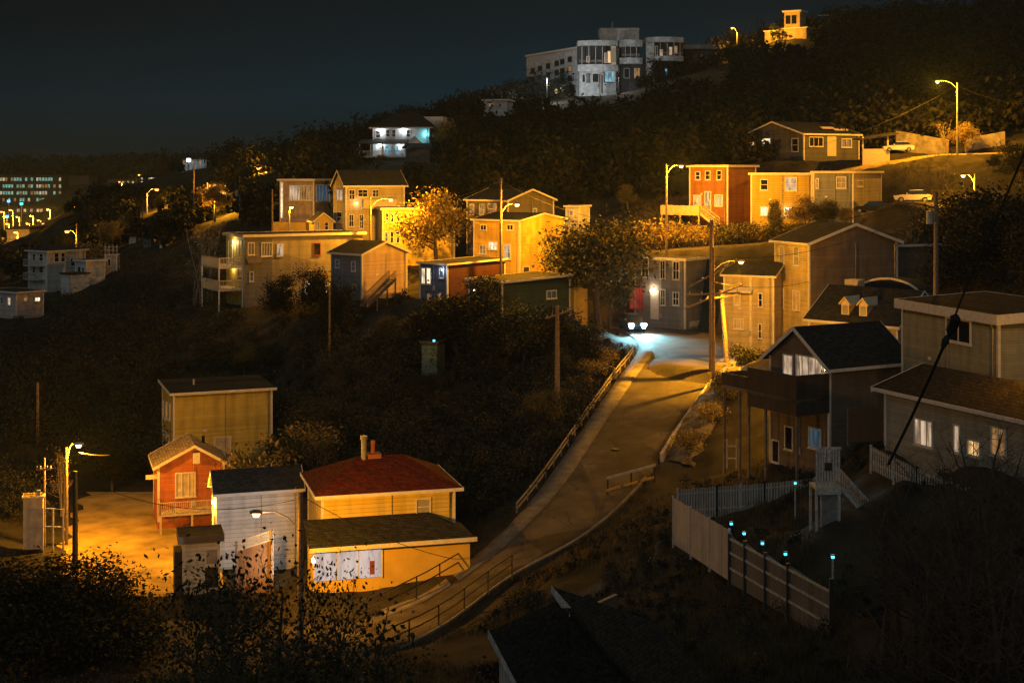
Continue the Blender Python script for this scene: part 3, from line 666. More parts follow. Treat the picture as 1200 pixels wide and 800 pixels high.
h.gable('y', 1.1, .3, 'tar', 'cream_trim'); h.win('F', 380, 260, 385, 270, 'glass', 1, 2); h.win('F', 371, 260, 375, 270, 'dim', 1, 2)
h = House('shed', 'small pale shed roof peeking out between the tree and orange house', 'shed', (679, 188), 275, 243, -20, 663, None, 4, wall=WHITE_W, clear=2)
h.flat(.2, .2, 'tar', 'trim'); h.win('F', 667, 246, 672, 253, 'pale', 1, 1)
h = House('shed', 'small dim green shed standing alone on the dark wooded slope', 'shed', (512, 148), 438, 402, -20, 494, None, 2.4, wall=mat('dim_green_paint', (.13, .19, .15), .8), clear=0, corner=None)
h.flat(.15, .14, 'shingle', 'dark_trim', tilty=.06); h.porch_lamp('F', 509, 399, 10, (.3, .9, .8), 'lens_cyan', False)

h = House('house', 'white hillside house with wrap around veranda lit by cool white lamps', 'house', (503, 280), 190, 150, -14, 437, 516, wall=mat('white_render', (.62, .62, .6), .8, .1), clear=0)
h.hip(3.1, .6, 'shingle', 'trim', inset=3.4)
for a in ((452, 152, 457, 161), (459, 152, 464, 161), (476, 152, 481, 161), (440, 153, 446, 162)): h.win('F', *a, 'glass', 1, 2)
h.win('F', 451, 171, 458, 181, 'cyan', 2, 2); h.win('F', 461, 171, 467, 181, 'cyan', 2, 2); h.win('F', 444, 171, 449, 182, 'pale', 1, 2)
zf = zz(183, 280) - h.zb; zr = zz(167, 280) - h.zb
f = MB(); f.box(-2.2, -2.4, zf - .3, 7.5, -.03, zf); f.build('veranda_floor', M['trim'], h.root)
f = MB(); f.prism([(-2.5, -2.8, zr - .35), (7.5, -2.8, zr - .35), (7.5, -.03, zr + .45), (-2.5, -.03, zr + .45)], (0, 0, .16)); f.build('veranda_roof', M['tar'], h.root)
for x in (-2.1, 0.2, 2.6, 5, 7.3):
    f = MB(); f.box(x - .1, -2.35, zf, x + .1, -2.15, zr - .2); f.build('veranda_post', M['trim'], h.root)
f = MB(); f.box(-2.2, -2.42, zf + .95, 7.5, -2.32, zf + 1.05)
for i in range(46): f.box(-2.2 + i * .21, -2.39, zf, -2.14 + i * .21, -2.35, zf + .95)
f.build('veranda_railing', M['trim'], h.root)
f = MB(); f.prism([(7.2, -1.5, zr - .2), (10.6, -1.5, zr - .2), (8.9, -1.5, zr + 1.3)], (0, 1.48, 0)); f.build('porch_gable', M['trim'], h.root)
f = MB(); f.box(7.6, -3.2, -1, 12.4, -1.52, 2.6); f.build('garage_wall', CHAR, h.root); f = MB(); f.prism([(6.9, -3.7, 2.62), (13, -3.7, 2.62), (12.4, -1.5, 3.5), (7.2, -1.5, 3.5)], (0, 0, .16)); f.build('garage_roof', M['shingle'], h.root)
f = MB(); f.box(h.w - 4.5, 5, h.h + .2, h.w + 1.5, 9, h.h + 2.4); f.build('rear_block', M['trim'], h.root)
for (px, py, P, c) in ((446, 153, 170, (.85, .93, 1)), (473, 152, 150, (.85, .93, 1)), (446, 170, 140, (.8, .92, 1)), (469, 171, 70, (.7, .9, 1)), (499, 157, 90, (.15, .75, .9))):
    h.porch_lamp('F', px, py, P, c, 'lens_white' if c[0] > .5 else 'lens_cyan')

# ---------------- the apartment block on the crest
h = House('apartment_building', 'large white apartment building with curved balconies on the dark hill crest', 'apartment building', (677, 400), 112, 57, -62, 617, None, 14, wall=DIMW, clear=None, corner=None)
AP = h
h.flat(.3, .5, 'tar', 'trim')
for i, px in enumerate((624.5, 633, 642.5, 652.5, 659, 668)):
    for j in range(4):
        y = 80.5 - (px - 624) * .31 + j * (10.2 + (px - 624) * .02)
        if j > 1 and px < 630: continue
        st = {(1, 2): 'yellow', (2, 2): 'yellow', (2, 3): 'yellow', (3, 3): 'yellow', (5, 1): 'dim', (4, 3): 'pale'}.get((i, j), 'glass')
        h.win('F', px - 2.6, y - .6, px + 2.6, y + 6.4, st, 1, 1, fw=.2, sill=False, frame='dark_trim')
def bow(name, px0, px1, yt, yb, D, bulge, m_, y0=0.0, deep=9, parent=None):
    """storey band whose front bows outwards"""
    x0, x1 = xx(px0, D), xx(px1, D); n = 10
    pts = [(x0 + (x1 - x0) * i / n, D + y0 - bulge * (1 - (2 * i / n - 1) ** 2), zz(yb, D)) for i in range(n + 1)] + [(x1, D + y0 + deep, zz(yb, D)), (x0, D + y0 + deep, zz(yb, D))]
    b_ = MB(); b_.prism(pts, (0, 0, zz(yt, D) - zz(yb, D))); return b_.build(name, m_, parent)
def in_root(o, root):
    """keep a child built in world space where it is"""
    o.parent = root; o.matrix_parent_inverse = (__import__('mathutils').Matrix.LocRotScale(root.location, root.rotation_euler, None)).inverted(); return o
def wp(px0, px1, yt, yb, D, name, m_, th=.3):
    b_ = MB(); b_.box(xx(px0, D), D, zz(yb, D), xx(px1, D), D + th, zz(yt, D)); return in_root(b_.build(name, m_, None), AP.root)
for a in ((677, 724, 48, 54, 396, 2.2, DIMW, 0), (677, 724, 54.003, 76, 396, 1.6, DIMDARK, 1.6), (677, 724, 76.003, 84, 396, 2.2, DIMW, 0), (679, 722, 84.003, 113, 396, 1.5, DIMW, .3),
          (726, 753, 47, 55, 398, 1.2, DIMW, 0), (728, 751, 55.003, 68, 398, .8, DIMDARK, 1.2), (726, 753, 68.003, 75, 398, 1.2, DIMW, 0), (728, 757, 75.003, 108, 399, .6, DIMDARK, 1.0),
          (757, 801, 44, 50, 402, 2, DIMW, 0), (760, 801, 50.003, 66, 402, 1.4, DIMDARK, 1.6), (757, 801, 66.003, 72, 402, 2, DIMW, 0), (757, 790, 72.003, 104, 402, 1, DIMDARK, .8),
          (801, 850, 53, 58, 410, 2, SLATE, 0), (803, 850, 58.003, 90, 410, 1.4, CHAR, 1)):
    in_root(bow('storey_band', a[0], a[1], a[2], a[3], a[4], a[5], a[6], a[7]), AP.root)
wp(703, 749, 33, 48, 402, 'penthouse', DIMW, 8); wp(757, 767, 50, 104, 400.5, 'pier', DIMW, 1.5); wp(716, 722, 54.2, 75.8, 394.6, 'pier', M['cream_deck'], .4)
wp(717, 718, 26, 33, 404, 'antenna', M['steel'], .2)
for px in (682, 690, 698, 706, 733, 739, 746, 766, 774, 782, 790, 797): wp(px - .35, px + .35, 55 if px < 750 else 50.5, 76 if px < 725 else 67, 394.9 if px < 725 else (397.2 if px < 755 else 400.4), 'pier', DIMW, .3)
for (a, b_, y, D) in ((679, 722, 70.5, 394.4), (729, 750, 63.5, 397), (760, 800, 61.5, 400.2)):
    wp(a, b_, y, y + .7, D, 'balcony_rail', M['steel'], .15); wp(a, b_, y + 2, y + 2.4, D, 'balcony_rail', M['steel'], .15)
for (a, st) in (((682, 87, 686, 97), 'glass'), ((704, 87, 707, 110), 'glass'), ((731, 80, 738, 92), 'glass'), ((743, 80, 750, 92), 'dim'), ((768, 54, 771, 65), 'glass'), ((784, 55, 788, 65), 'pale'), ((712, 60, 716, 74), 'warm'), ((708, 62, 711, 74), 'dim'), ((709, 84, 720, 96), 'cyan'), ((731, 58, 735, 66), 'dim'), ((744, 57, 749, 66), 'glass'), ((790, 54, 794, 63), 'dim'), ((694, 86, 702, 97), 'glass'), ((687, 66, 691, 73), 'dim'), ((773, 58, 777, 66), 'pale'), ((779, 80, 782, 88), 'cyan')):
    o = wp(a[0], a[2], a[1], a[3], 393.4 if a[0] < 725 else 399.3, 'window', M['trim'], .25)
    b_ = MB(); dd = (393.4 if a[0] < 725 else 399.3) - .05; b_.box(xx(a[0] + .6, dd), dd, zz(a[3] - .6, dd), xx(a[2] - .6, dd), dd + .04, zz(a[1] + .6, dd)); p = in_root(b_.build('pane', M[st], None), AP.root); p.parent = o; p.matrix_parent_inverse.identity()
point_light('added_front_light', (xx(640, 380), 380, zz(95, 380)), (.95, .96, .93), 7000, None, .3); AP_L = bpy.data.objects['added_front_light']; in_root(AP_L, AP.root)
l2 = point_light('added_front_light', (xx(725, 380), 380, zz(88, 380)), (.95, .96, .93), 2300, None, .3); in_root(l2, AP.root)  # unseen lights added to brighten the apartment front
for px in (641, 725):
    b_ = MB(); b_.tube([(xx(px, 381), 381, zz(120, 381)), (xx(px, 381), 381, zz(91, 381))], .06, 6); in_root(b_.build('added_light_post', M['iron']), AP.root)  # posts made up to carry the added lights

h = House('house', 'orange lit lookout house with square tower at the very top of the hill', 'house', (945, 430), 44, 33, -20, 914, None, 8, wall=CREAM, clear=None, corner=None)
h.flat(.4, .3, 'tar', 'trim')
f = MB(); f.box(1, 1, h.h + .35, 6, 6, h.h + 5.2); f.build('tower', CREAM, h.root); f = MB(); f.box(.5, .5, h.h + 5.2, 6.5, 6.5, h.h + 5.7); f.build('tower_roof', M['trim'], h.root)
for k in (1.5, 3.4):
    f = MB(); f.box(k, .9, h.h + 1.6, k + 1.5, .97, h.h + 4.2); f.build('window', M['glass'], h.root)
f = MB(); f.box(-4.5, -1, -3, -.05, 4, 2.2); f.build('side_wing', CREAM, h.root); f = MB(); f.box(-4.8, -1.3, 2.2, -.06, 4.2, 2.6); f.build('side_wing_roof', M['trim'], h.root)
point_light('facade_light', (1, -9, 2), SODIUM, 11000, h.root, .2); f = MB(); f.tube([(1, -9, -3), (1, -9, 1.7)], .08); f.build('floodlight_post', M['iron'], h.root)
h = House('house', 'barely visible dark house on the hilltop beside the lookout tower', 'house', (984, 450), 32, 17, -15, 961, None, 8, wall=mat('dark_render', (.16, .15, .14), .9), clear=None, corner=None); h.gable('x', 1.5, .4, 'tar', 'trim')
h = House('house', 'dim flat roofed house alone on the dark wooded ridge left of the apartments', 'house', (594, 335), 134, 118, -12, 567, None, 7, wall=DIMW, clear=None, corner=None); h.flat(.4, .3, 'tar', 'trim'); h.win('F', 572, 121, 578, 126, 'dim', 2); h.win('F', 584, 121, 588, 126, 'glass')

# ---------------- left cluster
h = House('house', 'white three storey house with stacked balconies in the lower left cluster', 'house', (55, 230), 342, 295, 35, 100, 33, wall=WHITE_W, clear=6)
h.hip(.9, .4, 'tar', 'trim')
for a in ((38, 297, 42, 306), (46, 297, 51, 306), (38, 312, 42, 320), (46, 312, 51, 320)): h.win('S', *a, 'glass', 1, 2)
for a in ((63, 296, 69, 307), (71, 296, 76, 307), (82, 302, 88, 312)): h.win('F', *a, 'glass', 1, 2)
for pz in (311, 327):
    z = zz(pz, 231) - h.zb; f = MB(); f.box(-1.3, .6, z - .15, -.04, h.d - .5, z); f.box(-1.3, .6, z + .95, -1.22, h.d - .5, z + 1.05)
    for i in range(16): f.box(-1.29, .6 + i * (h.d - 1.1) / 15, z, -1.24, .65 + i * (h.d - 1.1) / 15, z + .95)
    f.build('balcony', M['picket'], h.root)
h = House('house', 'small white box house right of the balconied white house', 'house', (101, 222), 334, 307, 30, 123, 88, wall=WHITE_W, clear=5); h.flat(.25, .3, 'tar', 'trim'); h.win('S', 91, 312, 95, 319, 'glass'); h.win('S', 96, 313, 99, 319, 'glass')
f = MB(); f.box(-3.8, -2, -1.5, -.6, 1, 1.9); f.build('lower_wing', WHITE_W, h.root); f = MB(); f.box(-4, -2.2, 1.9, -.5, 1.2, 2.1); f.build('lower_wing_roof', M['tar'], h.root)
h = House('house', 'pinkish white house cut by the left picture edge with one bright window', 'house', (19, 205), 374, 344, 35, 51, -18, wall=siding('pinkish_white', (.5, .44, .42), .24), clear=5); h.flat(.3, .2, 'tar', 'trim'); h.win('F', 40, 348, 47, 353.5, 'white', 2); h.win('F', 27, 348, 32, 353, 'dim'); h.win('S', 9, 348, 13, 358, 'pale', 1, 2); h.win('S', 1, 348, 4, 356, 'glass', 1, 2)
h = House('scaffold_tower', 'small pale timber lookout frame on a hut beside the white box house', 'hut', (137, 226), 318, 299, -10, 123, None, 2, wall=mat('pale_hut', (.35, .31, .26), .8), clear=3); h.flat(.1, .1, 'tar', 'trim'); h.win('F', 126, 303, 130, 312, 'glass')
f = MB()
for x in (0, h.w / 3, 2 * h.w / 3, h.w): f.box(x - .05, 0, h.h + .1, x + .05, .1, h.h + 1.7)
for z in (.7, 1.3): f.box(0, .02, h.h + z, h.w, .08, h.h + z + .08)
f.build('roof_railing', M['picket'], h.root)
# far town
def office(name, label, px0, px1, yt, yb, D, rows, cols_, style, p, wall, cat='office building', depth=14, kinds=None):
    x0, x1 = xx(px0, D), xx(px1, D); z0, z1 = zz(yb, D), zz(yt, D)
    o = empty(name, (x0, D, z0), 0, label, cat); b_ = MB(); b_.box(0, 0, -12, x1 - x0, depth, z1 - z0); b_.build('wall', wall, o)
    b_ = MB(); b_.box(-.3, -.3, z1 - z0, x1 - x0 + .3, depth + .3, z1 - z0 + .5); b_.build('roof', M['tar'], o); R = random.Random(5)
    cw, rh = (x1 - x0) / cols_, (z1 - z0) / rows
    for j in range(rows):
        for i in range(cols_):
            if R.random() > p: continue
            st = R.choice(kinds or [style]); f = MB(); f.box(i * cw + cw * .12, -.08, j * rh + rh * .25, i * cw + cw * .85, -.01, j * rh + rh * .72); f.build('window', M[st], o)
    anc((px0 + px1) / 2, yb, D); return o
FARW = mat('far_dark_wall', (.05, .055, .055), .9)
office('office_building', 'far wide office block with rows of greenish lit windows above the harbour', -14, 72, 206, 238, 650, 4, 26, 'teal', .72, FARW, kinds=['teal', 'office', 'teal', 'dim'])
office('harbour_building', 'far low building with bright windows behind the leaning street lamp', 165, 204, 207, 216, 430, 2, 14, 'office', .7, FARW, 'building', kinds=['pale', 'office', 'white'])
office('harbour_building', 'far pale block on the dark ridge with one bluish floodlight', 214, 242, 187, 199, 420, 2, 6, 'dim', .4, DIMW, 'building')
office('harbour_building', 'far dim shed with a lit front in the orange lit parking area', 8, 34, 269, 284, 400, 1, 5, 'dim', .5, mat('far_tan_wall', (.3, .24, .17), .9), 'building')
office('harbour_building', 'far low roofline with tiny white lights near the ridge', 126, 160, 211, 216, 640, 1, 12, 'office', .6, FARW, 'building')
office('harbour_building', 'far three windowed hut beside the greenish office block', 74, 104, 207, 214, 660, 1, 6, 'cyan', .5, FARW, 'building', kinds=['cyan', 'teal'])
office('house', 'dark gabled roofs at the far left edge below the parking lamps', -12, 22, 290, 318, 330, 2, 5, 'dim', .3, mat('far_brown_wall', (.2, .15, .1), .9), 'building')

office('hut', 'tiny cream lit hut on the dark left slope by the grey pole', 151, 159, 277, 285, 250, 1, 2, 'dim', .5, M['cream_deck'], 'hut', 3)
office('hut', 'tiny grey hut beside the cream hut on the left slope', 168, 177, 279, 290, 245, 1, 2, 'glass', .9, SLATE, 'hut', 3)
office('hut', 'tiny pale hut with one lit window right of the grey hut', 187, 197, 281, 291, 240, 1, 2, 'pale', .5, M['picket'], 'hut', 3)
office('harbour_building', 'far row of pinpoint lights on the dark shore right of the office block', 84, 124, 216, 220, 700, 1, 14, 'office', .55, FARW, 'building', kinds=['pale', 'office', 'teal'])
office('harbour_building', 'far low quay shed with mixed bright windows under the office block', -4, 66, 243, 250, 560, 1, 18, 'office', .6, FARW, 'building', kinds=['warm', 'white', 'cyan', 'pale'])
office('house', 'dim pale cottage half hidden by the brown autumn trees', 108, 128, 262, 274, 300, 1, 3, 'dim', .6, SLATE, 'house', 6)
office('house', 'dim gabled cottage under the taller paired street lamp', 208, 232, 252, 265, 270, 1, 3, 'dim', .6, mat('far_cream_wall', (.3, .25, .18), .9), 'house', 6)
# ---------------- the dark house right under the camera
DR = -.62
o = empty('house', (xx(583, 60), 60, zz(860, 60)), DR, 'black roofed house at the bottom edge with pale board gable', 'house')
DH = o
zt = zz(746, 60) - o.location.z
q = MB(); q.prism([(.1, 0, -3), (3.2, 0, -3), (3.2, 0, zt - 4.4), (.1, 0, zt - .1)], (0, .25, 0)); q.build('gable_wall', M['fence_white'], o)
q = MB(); q.prism([(.1, .26, -3), (.3, .26, -3), (.3, .26, zt - .4), (.1, .26, zt - .4)], (0, 9, 0)); q.prism([(3.0, .26, -3), (3.2, .26, -3), (3.2, .26, zt - 4.4), (3.0, .26, zt - 4.4)], (0, 9, 0)); q.build('wall', DKBROWN, o)
q = MB(); q.prism([(-.15, -.35, zt + .12), (3.6, -.35, zt - 4.9), (3.6, 5.0, zt - 4.9), (-.15, 5.0, zt + .12)], (0, 0, .2)); q.build('roof', M['shingle'], o)
q = MB(); q.prism([(-.2, -.42, zt + .36), (3.6, -.42, zt - 4.72), (3.6, -.42, zt - 5.0), (-.2, -.42, zt + .06)], (0, .06, 0)); q.build('bargeboard', M['picket'], o)
q = MB(); q.prism([(1.3, 3.6, zt - 3), (1.3, 3.6, zt + .8), (5.6, 3.6, zt - 2.9)], (0, 1.6, 0)); q.build('upper_gable', M['shingle'], o)
q = MB(); q.prism([(.75, 3.0, zt + 1.35), (6.2, 3.0, zt - 3.0), (8.6, 8.5, zt - 5.2), (3.4, 7.5, zt - .9)], (0, 0, .2)); q.build('upper_roof', M['shingle'], o)
q = MB(); q.prism([(.75, 2.93, zt + 1.58), (1.75, 2.93, zt + .8), (1.3, 2.93, zt + .72), (.75, 2.93, zt + 1.3)], (0, .05, 0)); q.build('upper_bargeboard', M['picket'], o)
FOOT.append(((o.location.x, 60), (math.cos(DR), math.sin(DR)), (-math.sin(DR), math.cos(DR)), 7, 11)); VIEW.append((575, 760, 59, 745))
# ================================================================== terrain
for a in [(90,640,115),(180,660,110),(200,580,132),(130,570,135),(230,690,106),(60,690,104),(80,760,90),(160,740,93),(30,720,96),(-150,640,115),(-150,760,90),
          (100,800,78),(300,830,72),(200,900,60),(30,520,141),(60,560,138),(100,480,152),(100,400,172),(-120,500,150),(0,440,165),
          (400,350,182),(350,500,144),(450,505,136),(550,480,142),(550,560,119),(600,540,123),(450,600,113),(400,440,152),(250,420,162),(300,460,150),(330,540,128),(480,440,148),(600,450,146),(660,430,152),
          (740,640,98),(700,620,103),(650,720,86),(760,740,76),(900,780,68),(1100,760,66),(1000,700,76),(1100,650,78),(1090,590,84),(860,545,117),(830,560,116),(900,700,80),(950,620,92),(880,620,92),
          (1000,642,79),(1035,645,78),(985,622,82),(960,624,82),(1060,556,82),(1110,570,79.5),(1160,588,77),(1215,606,74.5),(1350,560,78),(1350,700,66),(1350,400,110),(1250,330,130),(1150,330,150),(1180,260,165),
          (740,270,190),(700,250,210),(860,290,178),(960,290,170),(780,262,188),(1000,300,165),(1000,265,182),(1090,240,171),(1120,250,168),(1050,234,172),(1045,180,206),(1090,184,208),(1122,184,208),(1170,166,210),(1200,165,205),(1350,150,210),(1150,200,190),(1190,190,185),(1060,205,195),
          (900,200,205),(820,210,210),(700,190,260),(620,215,240),(600,232,215),(560,190,290),(450,197,262),(470,192,285),(520,185,290),(390,215,255),(300,208,300),(250,255,262),(170,260,290),(180,240,320),(300,255,235),(240,300,215),(310,290,215),
          (540,160,325),(620,125,385),(700,114,392),(760,100,400),(850,70,420),(920,50,428),(1000,36,440),(1100,25,445),(1200,22,445),(1350,15,445),(650,170,320),(800,120,330),(950,100,320),(1100,100,290),(1250,90,280),(750,160,280),
          (480,165,370),(420,182,340),(360,190,360),(280,196,380),(200,204,420),(130,220,420),(100,245,335),(60,262,330),(30,282,400),(0,292,330),(100,300,262),(140,300,240),(170,330,205),(60,345,225),(30,375,203),(-120,320,300),(-120,380,200),
          (0,280,500),(60,262,520),(30,245,645),(110,228,640),(0,212,900),(150,208,900),(40,192,1500),(200,194,1500),(-150,195,1500),(400,188,1500),(700,190,1500),(1100,190,1500),(1350,190,1500),(0,186,2600),(300,189,2600),(700,190,2600),(1300,190,2600),
          (700,150,620),(1000,120,640),(1300,110,640),(500,185,620)]: anc(*a)
for px in (-350, -100, 200, 500, 800, 1100, 1400, 1600):
    for D in (2, 6, 14, 28, 44, 58): ANCH.append((px, D, CZ - 2.0 - .405 * D))
# road: cross sections (far/left edge px, D) (near/right edge px, D) height below the eye
SEC = [((60, 97), (20, 80), -30.3), ((250, 95), (225, 82), -30.1), ((380, 95), (370, 84.5), -30.0), ((430, 95.3), (450, 87.5), -29.8), ((500, 98.6), (522, 91.5), -29.2), ((556, 103.5), (600, 98.5), -28.1),
       ((608, 110), (690, 104.5), -26.6), ((645, 118), (752, 114.5), -25.2), ((682, 129), (790, 126), -23.4), ((722, 144), (832, 141), -21.2), ((748, 158), (866, 155), -19.8), ((735, 169), (815, 174), -19.3), ((690, 177), (735, 190), -19.0), ((640, 180), (650, 196), -18.9)]
def crom(P, n=8):
    P = [np.array(p, float) for p in P]; out = []
    for i in range(len(P) - 1):
        a, b_, c, d = P[max(i - 1, 0)], P[i], P[i + 1], P[min(i + 2, len(P) - 1)]
        for k in range(n):
            t = k / n; out.append(.5 * ((2 * b_) + (-a + c) * t + (2 * a - 5 * b_ + 4 * c - d) * t * t + (-a + 3 * b_ - 3 * c + d) * t ** 3))
    out.append(P[-1]); return np.array(out)
RL = crom([(xx(l[0], l[1]), l[1], CZ + z) for l, r, z in SEC]); RR = crom([(xx(r[0], r[1]), r[1], CZ + z) for l, r, z in SEC])
RC = (RL + RR) / 2; RHW = np.linalg.norm(RL - RR, axis=1) / 2
# upper street, and the lot beside the cream house
UL = crom([(xx(p, D), D, zz(y, D)) for p, y, D in ((1260, 176, 199), (1150, 180, 203), (1085, 183, 206), (1010, 196, 203), (930, 214, 202), (860, 225, 205), (780, 236, 212))])
UC, UHW = UL, np.full(len(UL), 2.6)
LC = crom([(xx(p, D), D, zz(y, D)) for p, y, D in ((845, 421, 149), (880, 419, 148), (925, 418, 147))], 12); LHW = np.full(len(LC), 5.0)
MC = crom([(xx(p, D), D, zz(y, D)) for p, y, D in ((1130, 248, 166), (1060, 237, 171), (1000, 268, 175), (900, 284, 178), (790, 292, 181), (700, 300, 186))], 10); MHW = np.full(len(MC), 2.4)
YC = np.array([(xx(p, D), D, zz(200, D) - 30.3) for p, D in ((140, 108), (150, 114), (160, 120), (165, 126), (165, 131))]); YHW = np.full(len(YC), 7.5)
A_ = np.array(ANCH); 
key = {}
for p, D, z in A_: key.setdefault((round(p / 3), round(math.log(D) * 120)), []).append((p, D, z))
A_ = np.array([np.mean(v, axis=0) for v in key.values()])
def feat(px, D): return np.stack([px / 400.0, np.log(D) * 3.2], -1)
FA = feat(A_[:, 0], A_[:, 1]); K = np.sqrt(((FA[:, None] - FA[None]) ** 2).sum(-1) + .0008)
n_ = len(FA); S_ = np.zeros((n_ + 3, n_ + 3)); S_[:n_, :n_] = K - np.eye(n_) * .012; S_[:n_, n_] = 1; S_[:n_, n_ + 1:] = FA; S_[n_:, :n_] = S_[:n_, n_:].T
# interpolate the slope z/D (what is measured), it stays smooth from near to far
SOL = np.linalg.solve(S_, np.concatenate([(A_[:, 2] - CZ) / A_[:, 1], np.zeros(3)]))
BL = [(RC, RHW, 3.5, .16), (UC, UHW, 3.0, .14), (LC, LHW, 3, .16), (MC, MHW, 2.5, .14), (YC, YHW, 5, .0)]
def th(X, Y):
    X = np.atleast_1d(np.asarray(X, float)); Y = np.atleast_1d(np.asarray(Y, float)); out = np.empty(len(X))
    for i in range(0, len(X), 6000):
        x, y = X[i:i + 6000], Y[i:i + 6000]; f = feat(np.clip(CX + x / y * F, -450, 1650), y)
        R_ = np.sqrt(((f[:, None] - FA[None]) ** 2).sum(-1) + .0008)
        z = CZ + y * (R_ @ SOL[:n_] + SOL[n_] + f @ SOL[n_ + 1:])
        rough = np.clip((y - 50) / 60, 0, 1) * .16 * (np.sin(x * .9 + 1.3 * np.sin(y * .6)) * np.sin(y * .75 + x * .23) + .6 * np.sin(x * 2.1 + y * 1.3) * np.sin(y * 1.9 - x))
        z = z + rough
        for (C_, H_, fade, drop) in BL:
            d = np.sqrt((x[:, None] - C_[None, :, 0]) ** 2 + (y[:, None] - C_[None, :, 1]) ** 2); j = d.argmin(1); r = np.arange(len(x))
            t = np.clip(1 - (d[r, j] - H_[j] - .7) / fade, 0, 1); t = t * t * (3 - 2 * t)
            z = z * (1 - t) + (C_[j, 2] - drop) * t
        for (A0, u, v, w, dp) in FOOT[:-1]:
            dx, dy = x - A0[0], y - A0[1]; a = dx * u[0] + dy * u[1]; b_ = dx * v[0] + dy * v[1]
        out[i:i + 6000] = z
    return out
def tz(X, Y): return float(th([X], [Y])[0])
Ds = np.concatenate([np.linspace(2, 60, 40), np.arange(61, 225, .75), 225 * np.exp(np.linspace(.005, math.log(2700 / 225), 150))])
ts = np.linspace(-.62, .62, 310)
Tg, Dg = np.meshgrid(ts, Ds); X_ = (Tg * Dg).ravel(); Y_ = Dg.ravel(); Z_ = th(X_, Y_)
nr, nc = Dg.shape; idx = np.arange(nr * nc).reshape(nr, nc)
Q = np.stack([idx[:-1, :-1], idx[:-1, 1:], idx[1:, 1:], idx[1:, :-1]], -1).reshape(-1, 4)
M['ground'] = mat('dark_earth_and_grass', (.022, .021, .015), .95, .3, .35, .6, 3, c2=(.06, .052, .036), spec=.05)
g = np_mesh('ground', np.stack([X_, Y_, Z_], -1), Q, M['ground'], smooth=True); tag(g, kind='structure')
# ------------------------------------------------------------------ roads
M['asphalt'] = mat('worn_asphalt', (.046, .038, .032), .85, .3, .5, .35, 16, c2=(.1, .084, .066), spec=.2)
nt = M['asphalt'].node_tree; N, L = nt.nodes, nt.links; b = N['Principled BSDF']; src = b.inputs['Base Color'].links[0].from_socket
tc = N.new('ShaderNodeTexCoord'); vo = N.new('ShaderNodeTexVoronoi'); vo.feature = 'DISTANCE_TO_EDGE'; vo.inputs['Scale'].default_value = .42
nz = N.new('ShaderNodeTexNoise'); nz.inputs['Scale'].default_value = 1.6; nz.inputs['Detail'].default_value = 6; mxv = N.new('ShaderNodeMix'); mxv.data_type = 'VECTOR'; mxv.inputs['Factor'].default_value = .35
L.new(tc.outputs['Object'], nz.inputs['Vector']); L.new(tc.outputs['Object'], mxv.inputs[4]); L.new(nz.outputs['Color'], mxv.inputs[5]); L.new(mxv.outputs[1], vo.inputs['Vector'])
cr = N.new('ShaderNodeMath'); cr.operation = 'LESS_THAN'; cr.inputs[1].default_value = .007; L.new(vo.outputs['Distance'], cr.inputs[0])
v2 = N.new('ShaderNodeTexVoronoi'); v2.inputs['Scale'].default_value = .3; L.new(mxv.outputs[1], v2.inputs['Vector']); pr = N.new('ShaderNodeMapRange'); pr.inputs['To Min'].default_value = .62; pr.inputs['To Max'].default_value = 1.25
sx = N.new('ShaderNodeSeparateColor'); L.new(v2.outputs['Color'], sx.inputs[0]); L.new(sx.outputs[0], pr.inputs['Value'])
m1 = N.new('ShaderNodeMix'); m1.data_type = 'RGBA'; m1.blend_type = 'MULTIPLY'; m1.inputs['Factor'].default_value = 1; L.new(src, m1.inputs['A']); L.new(pr.outputs['Result'], m1.inputs['B'])
m2 = N.new('ShaderNodeMix'); m2.data_type = 'RGBA'; L.new(cr.outputs[0], m2.inputs['Factor']); L.new(m1.outputs['Result'], m2.inputs['A']); m2.inputs['B'].default_value = (.035, .033, .03, 1); L.new(m2.outputs['Result'], b.inputs['Base Color'])
M['gravel'] = mat('packed_dirt_yard', (.25, .18, .06), .95, .35, .5, .8, 4, c2=(.5, .35, .11), spec=.05)
M['walk'] = mat('cracked_sidewalk_concrete', (.13, .115, .095), .9, .35, 1.1, .5, 6, c2=(.23, .21, .17), spec=.1)
def ribbon(name, L_, R_, m_, lift=.0, nx=6, skirt=.5):
    V = []; n = len(L_)
    for i in range(n):
        V.append(L_[i] - np.array([0, 0, skirt]))
        for k in range(nx + 1):
            t = k / nx; p = L_[i] * (1 - t) + R_[i] * t; V.append(p + np.array([0, 0, lift + .06 * (1 - (2 * t - 1) ** 2)]))
        V.append(R_[i] - np.array([0, 0, skirt]))
    w = nx + 3; Q = [(i * w + k, i * w + k + 1, (i + 1) * w + k + 1, (i + 1) * w + k) for i in range(n - 1) for k in range(w - 1)]
    return tag(np_mesh(name, np.array(V), np.array(Q), m_, smooth=False), kind='structure')
def sides(C_, H_):
    d = np.gradient(C_, axis=0); d[:, 2] = 0; d /= np.linalg.norm(d, axis=1)[:, None]; s = np.stack([-d[:, 1], d[:, 0], d[:, 2] * 0], -1)
    return C_ + s * H_[:, None], C_ - s * H_[:, None]
ribbon('road', RL, RR, M['asphalt'])
ribbon('upper_road', *sides(UC, UHW), M['gravel']); ribbon('parking_lot', *sides(LC, LHW), M['asphalt'], lift=-.03); ribbon('hillside_lane', *sides(MC, MHW), M['asphalt'])
a0, a1 = 4 * 8 + 4, 10 * 8
dirv = (RR - RL) / np.linalg.norm(RR - RL, axis=1)[:, None]
ribbon('sidewalk', RL[a0:a1] + dirv[a0:a1] * .1 + [0, 0, .13], RL[a0:a1] + dirv[a0:a1] * 1.75 + [0, 0, .13], M['walk'], nx=2, skirt=.13)
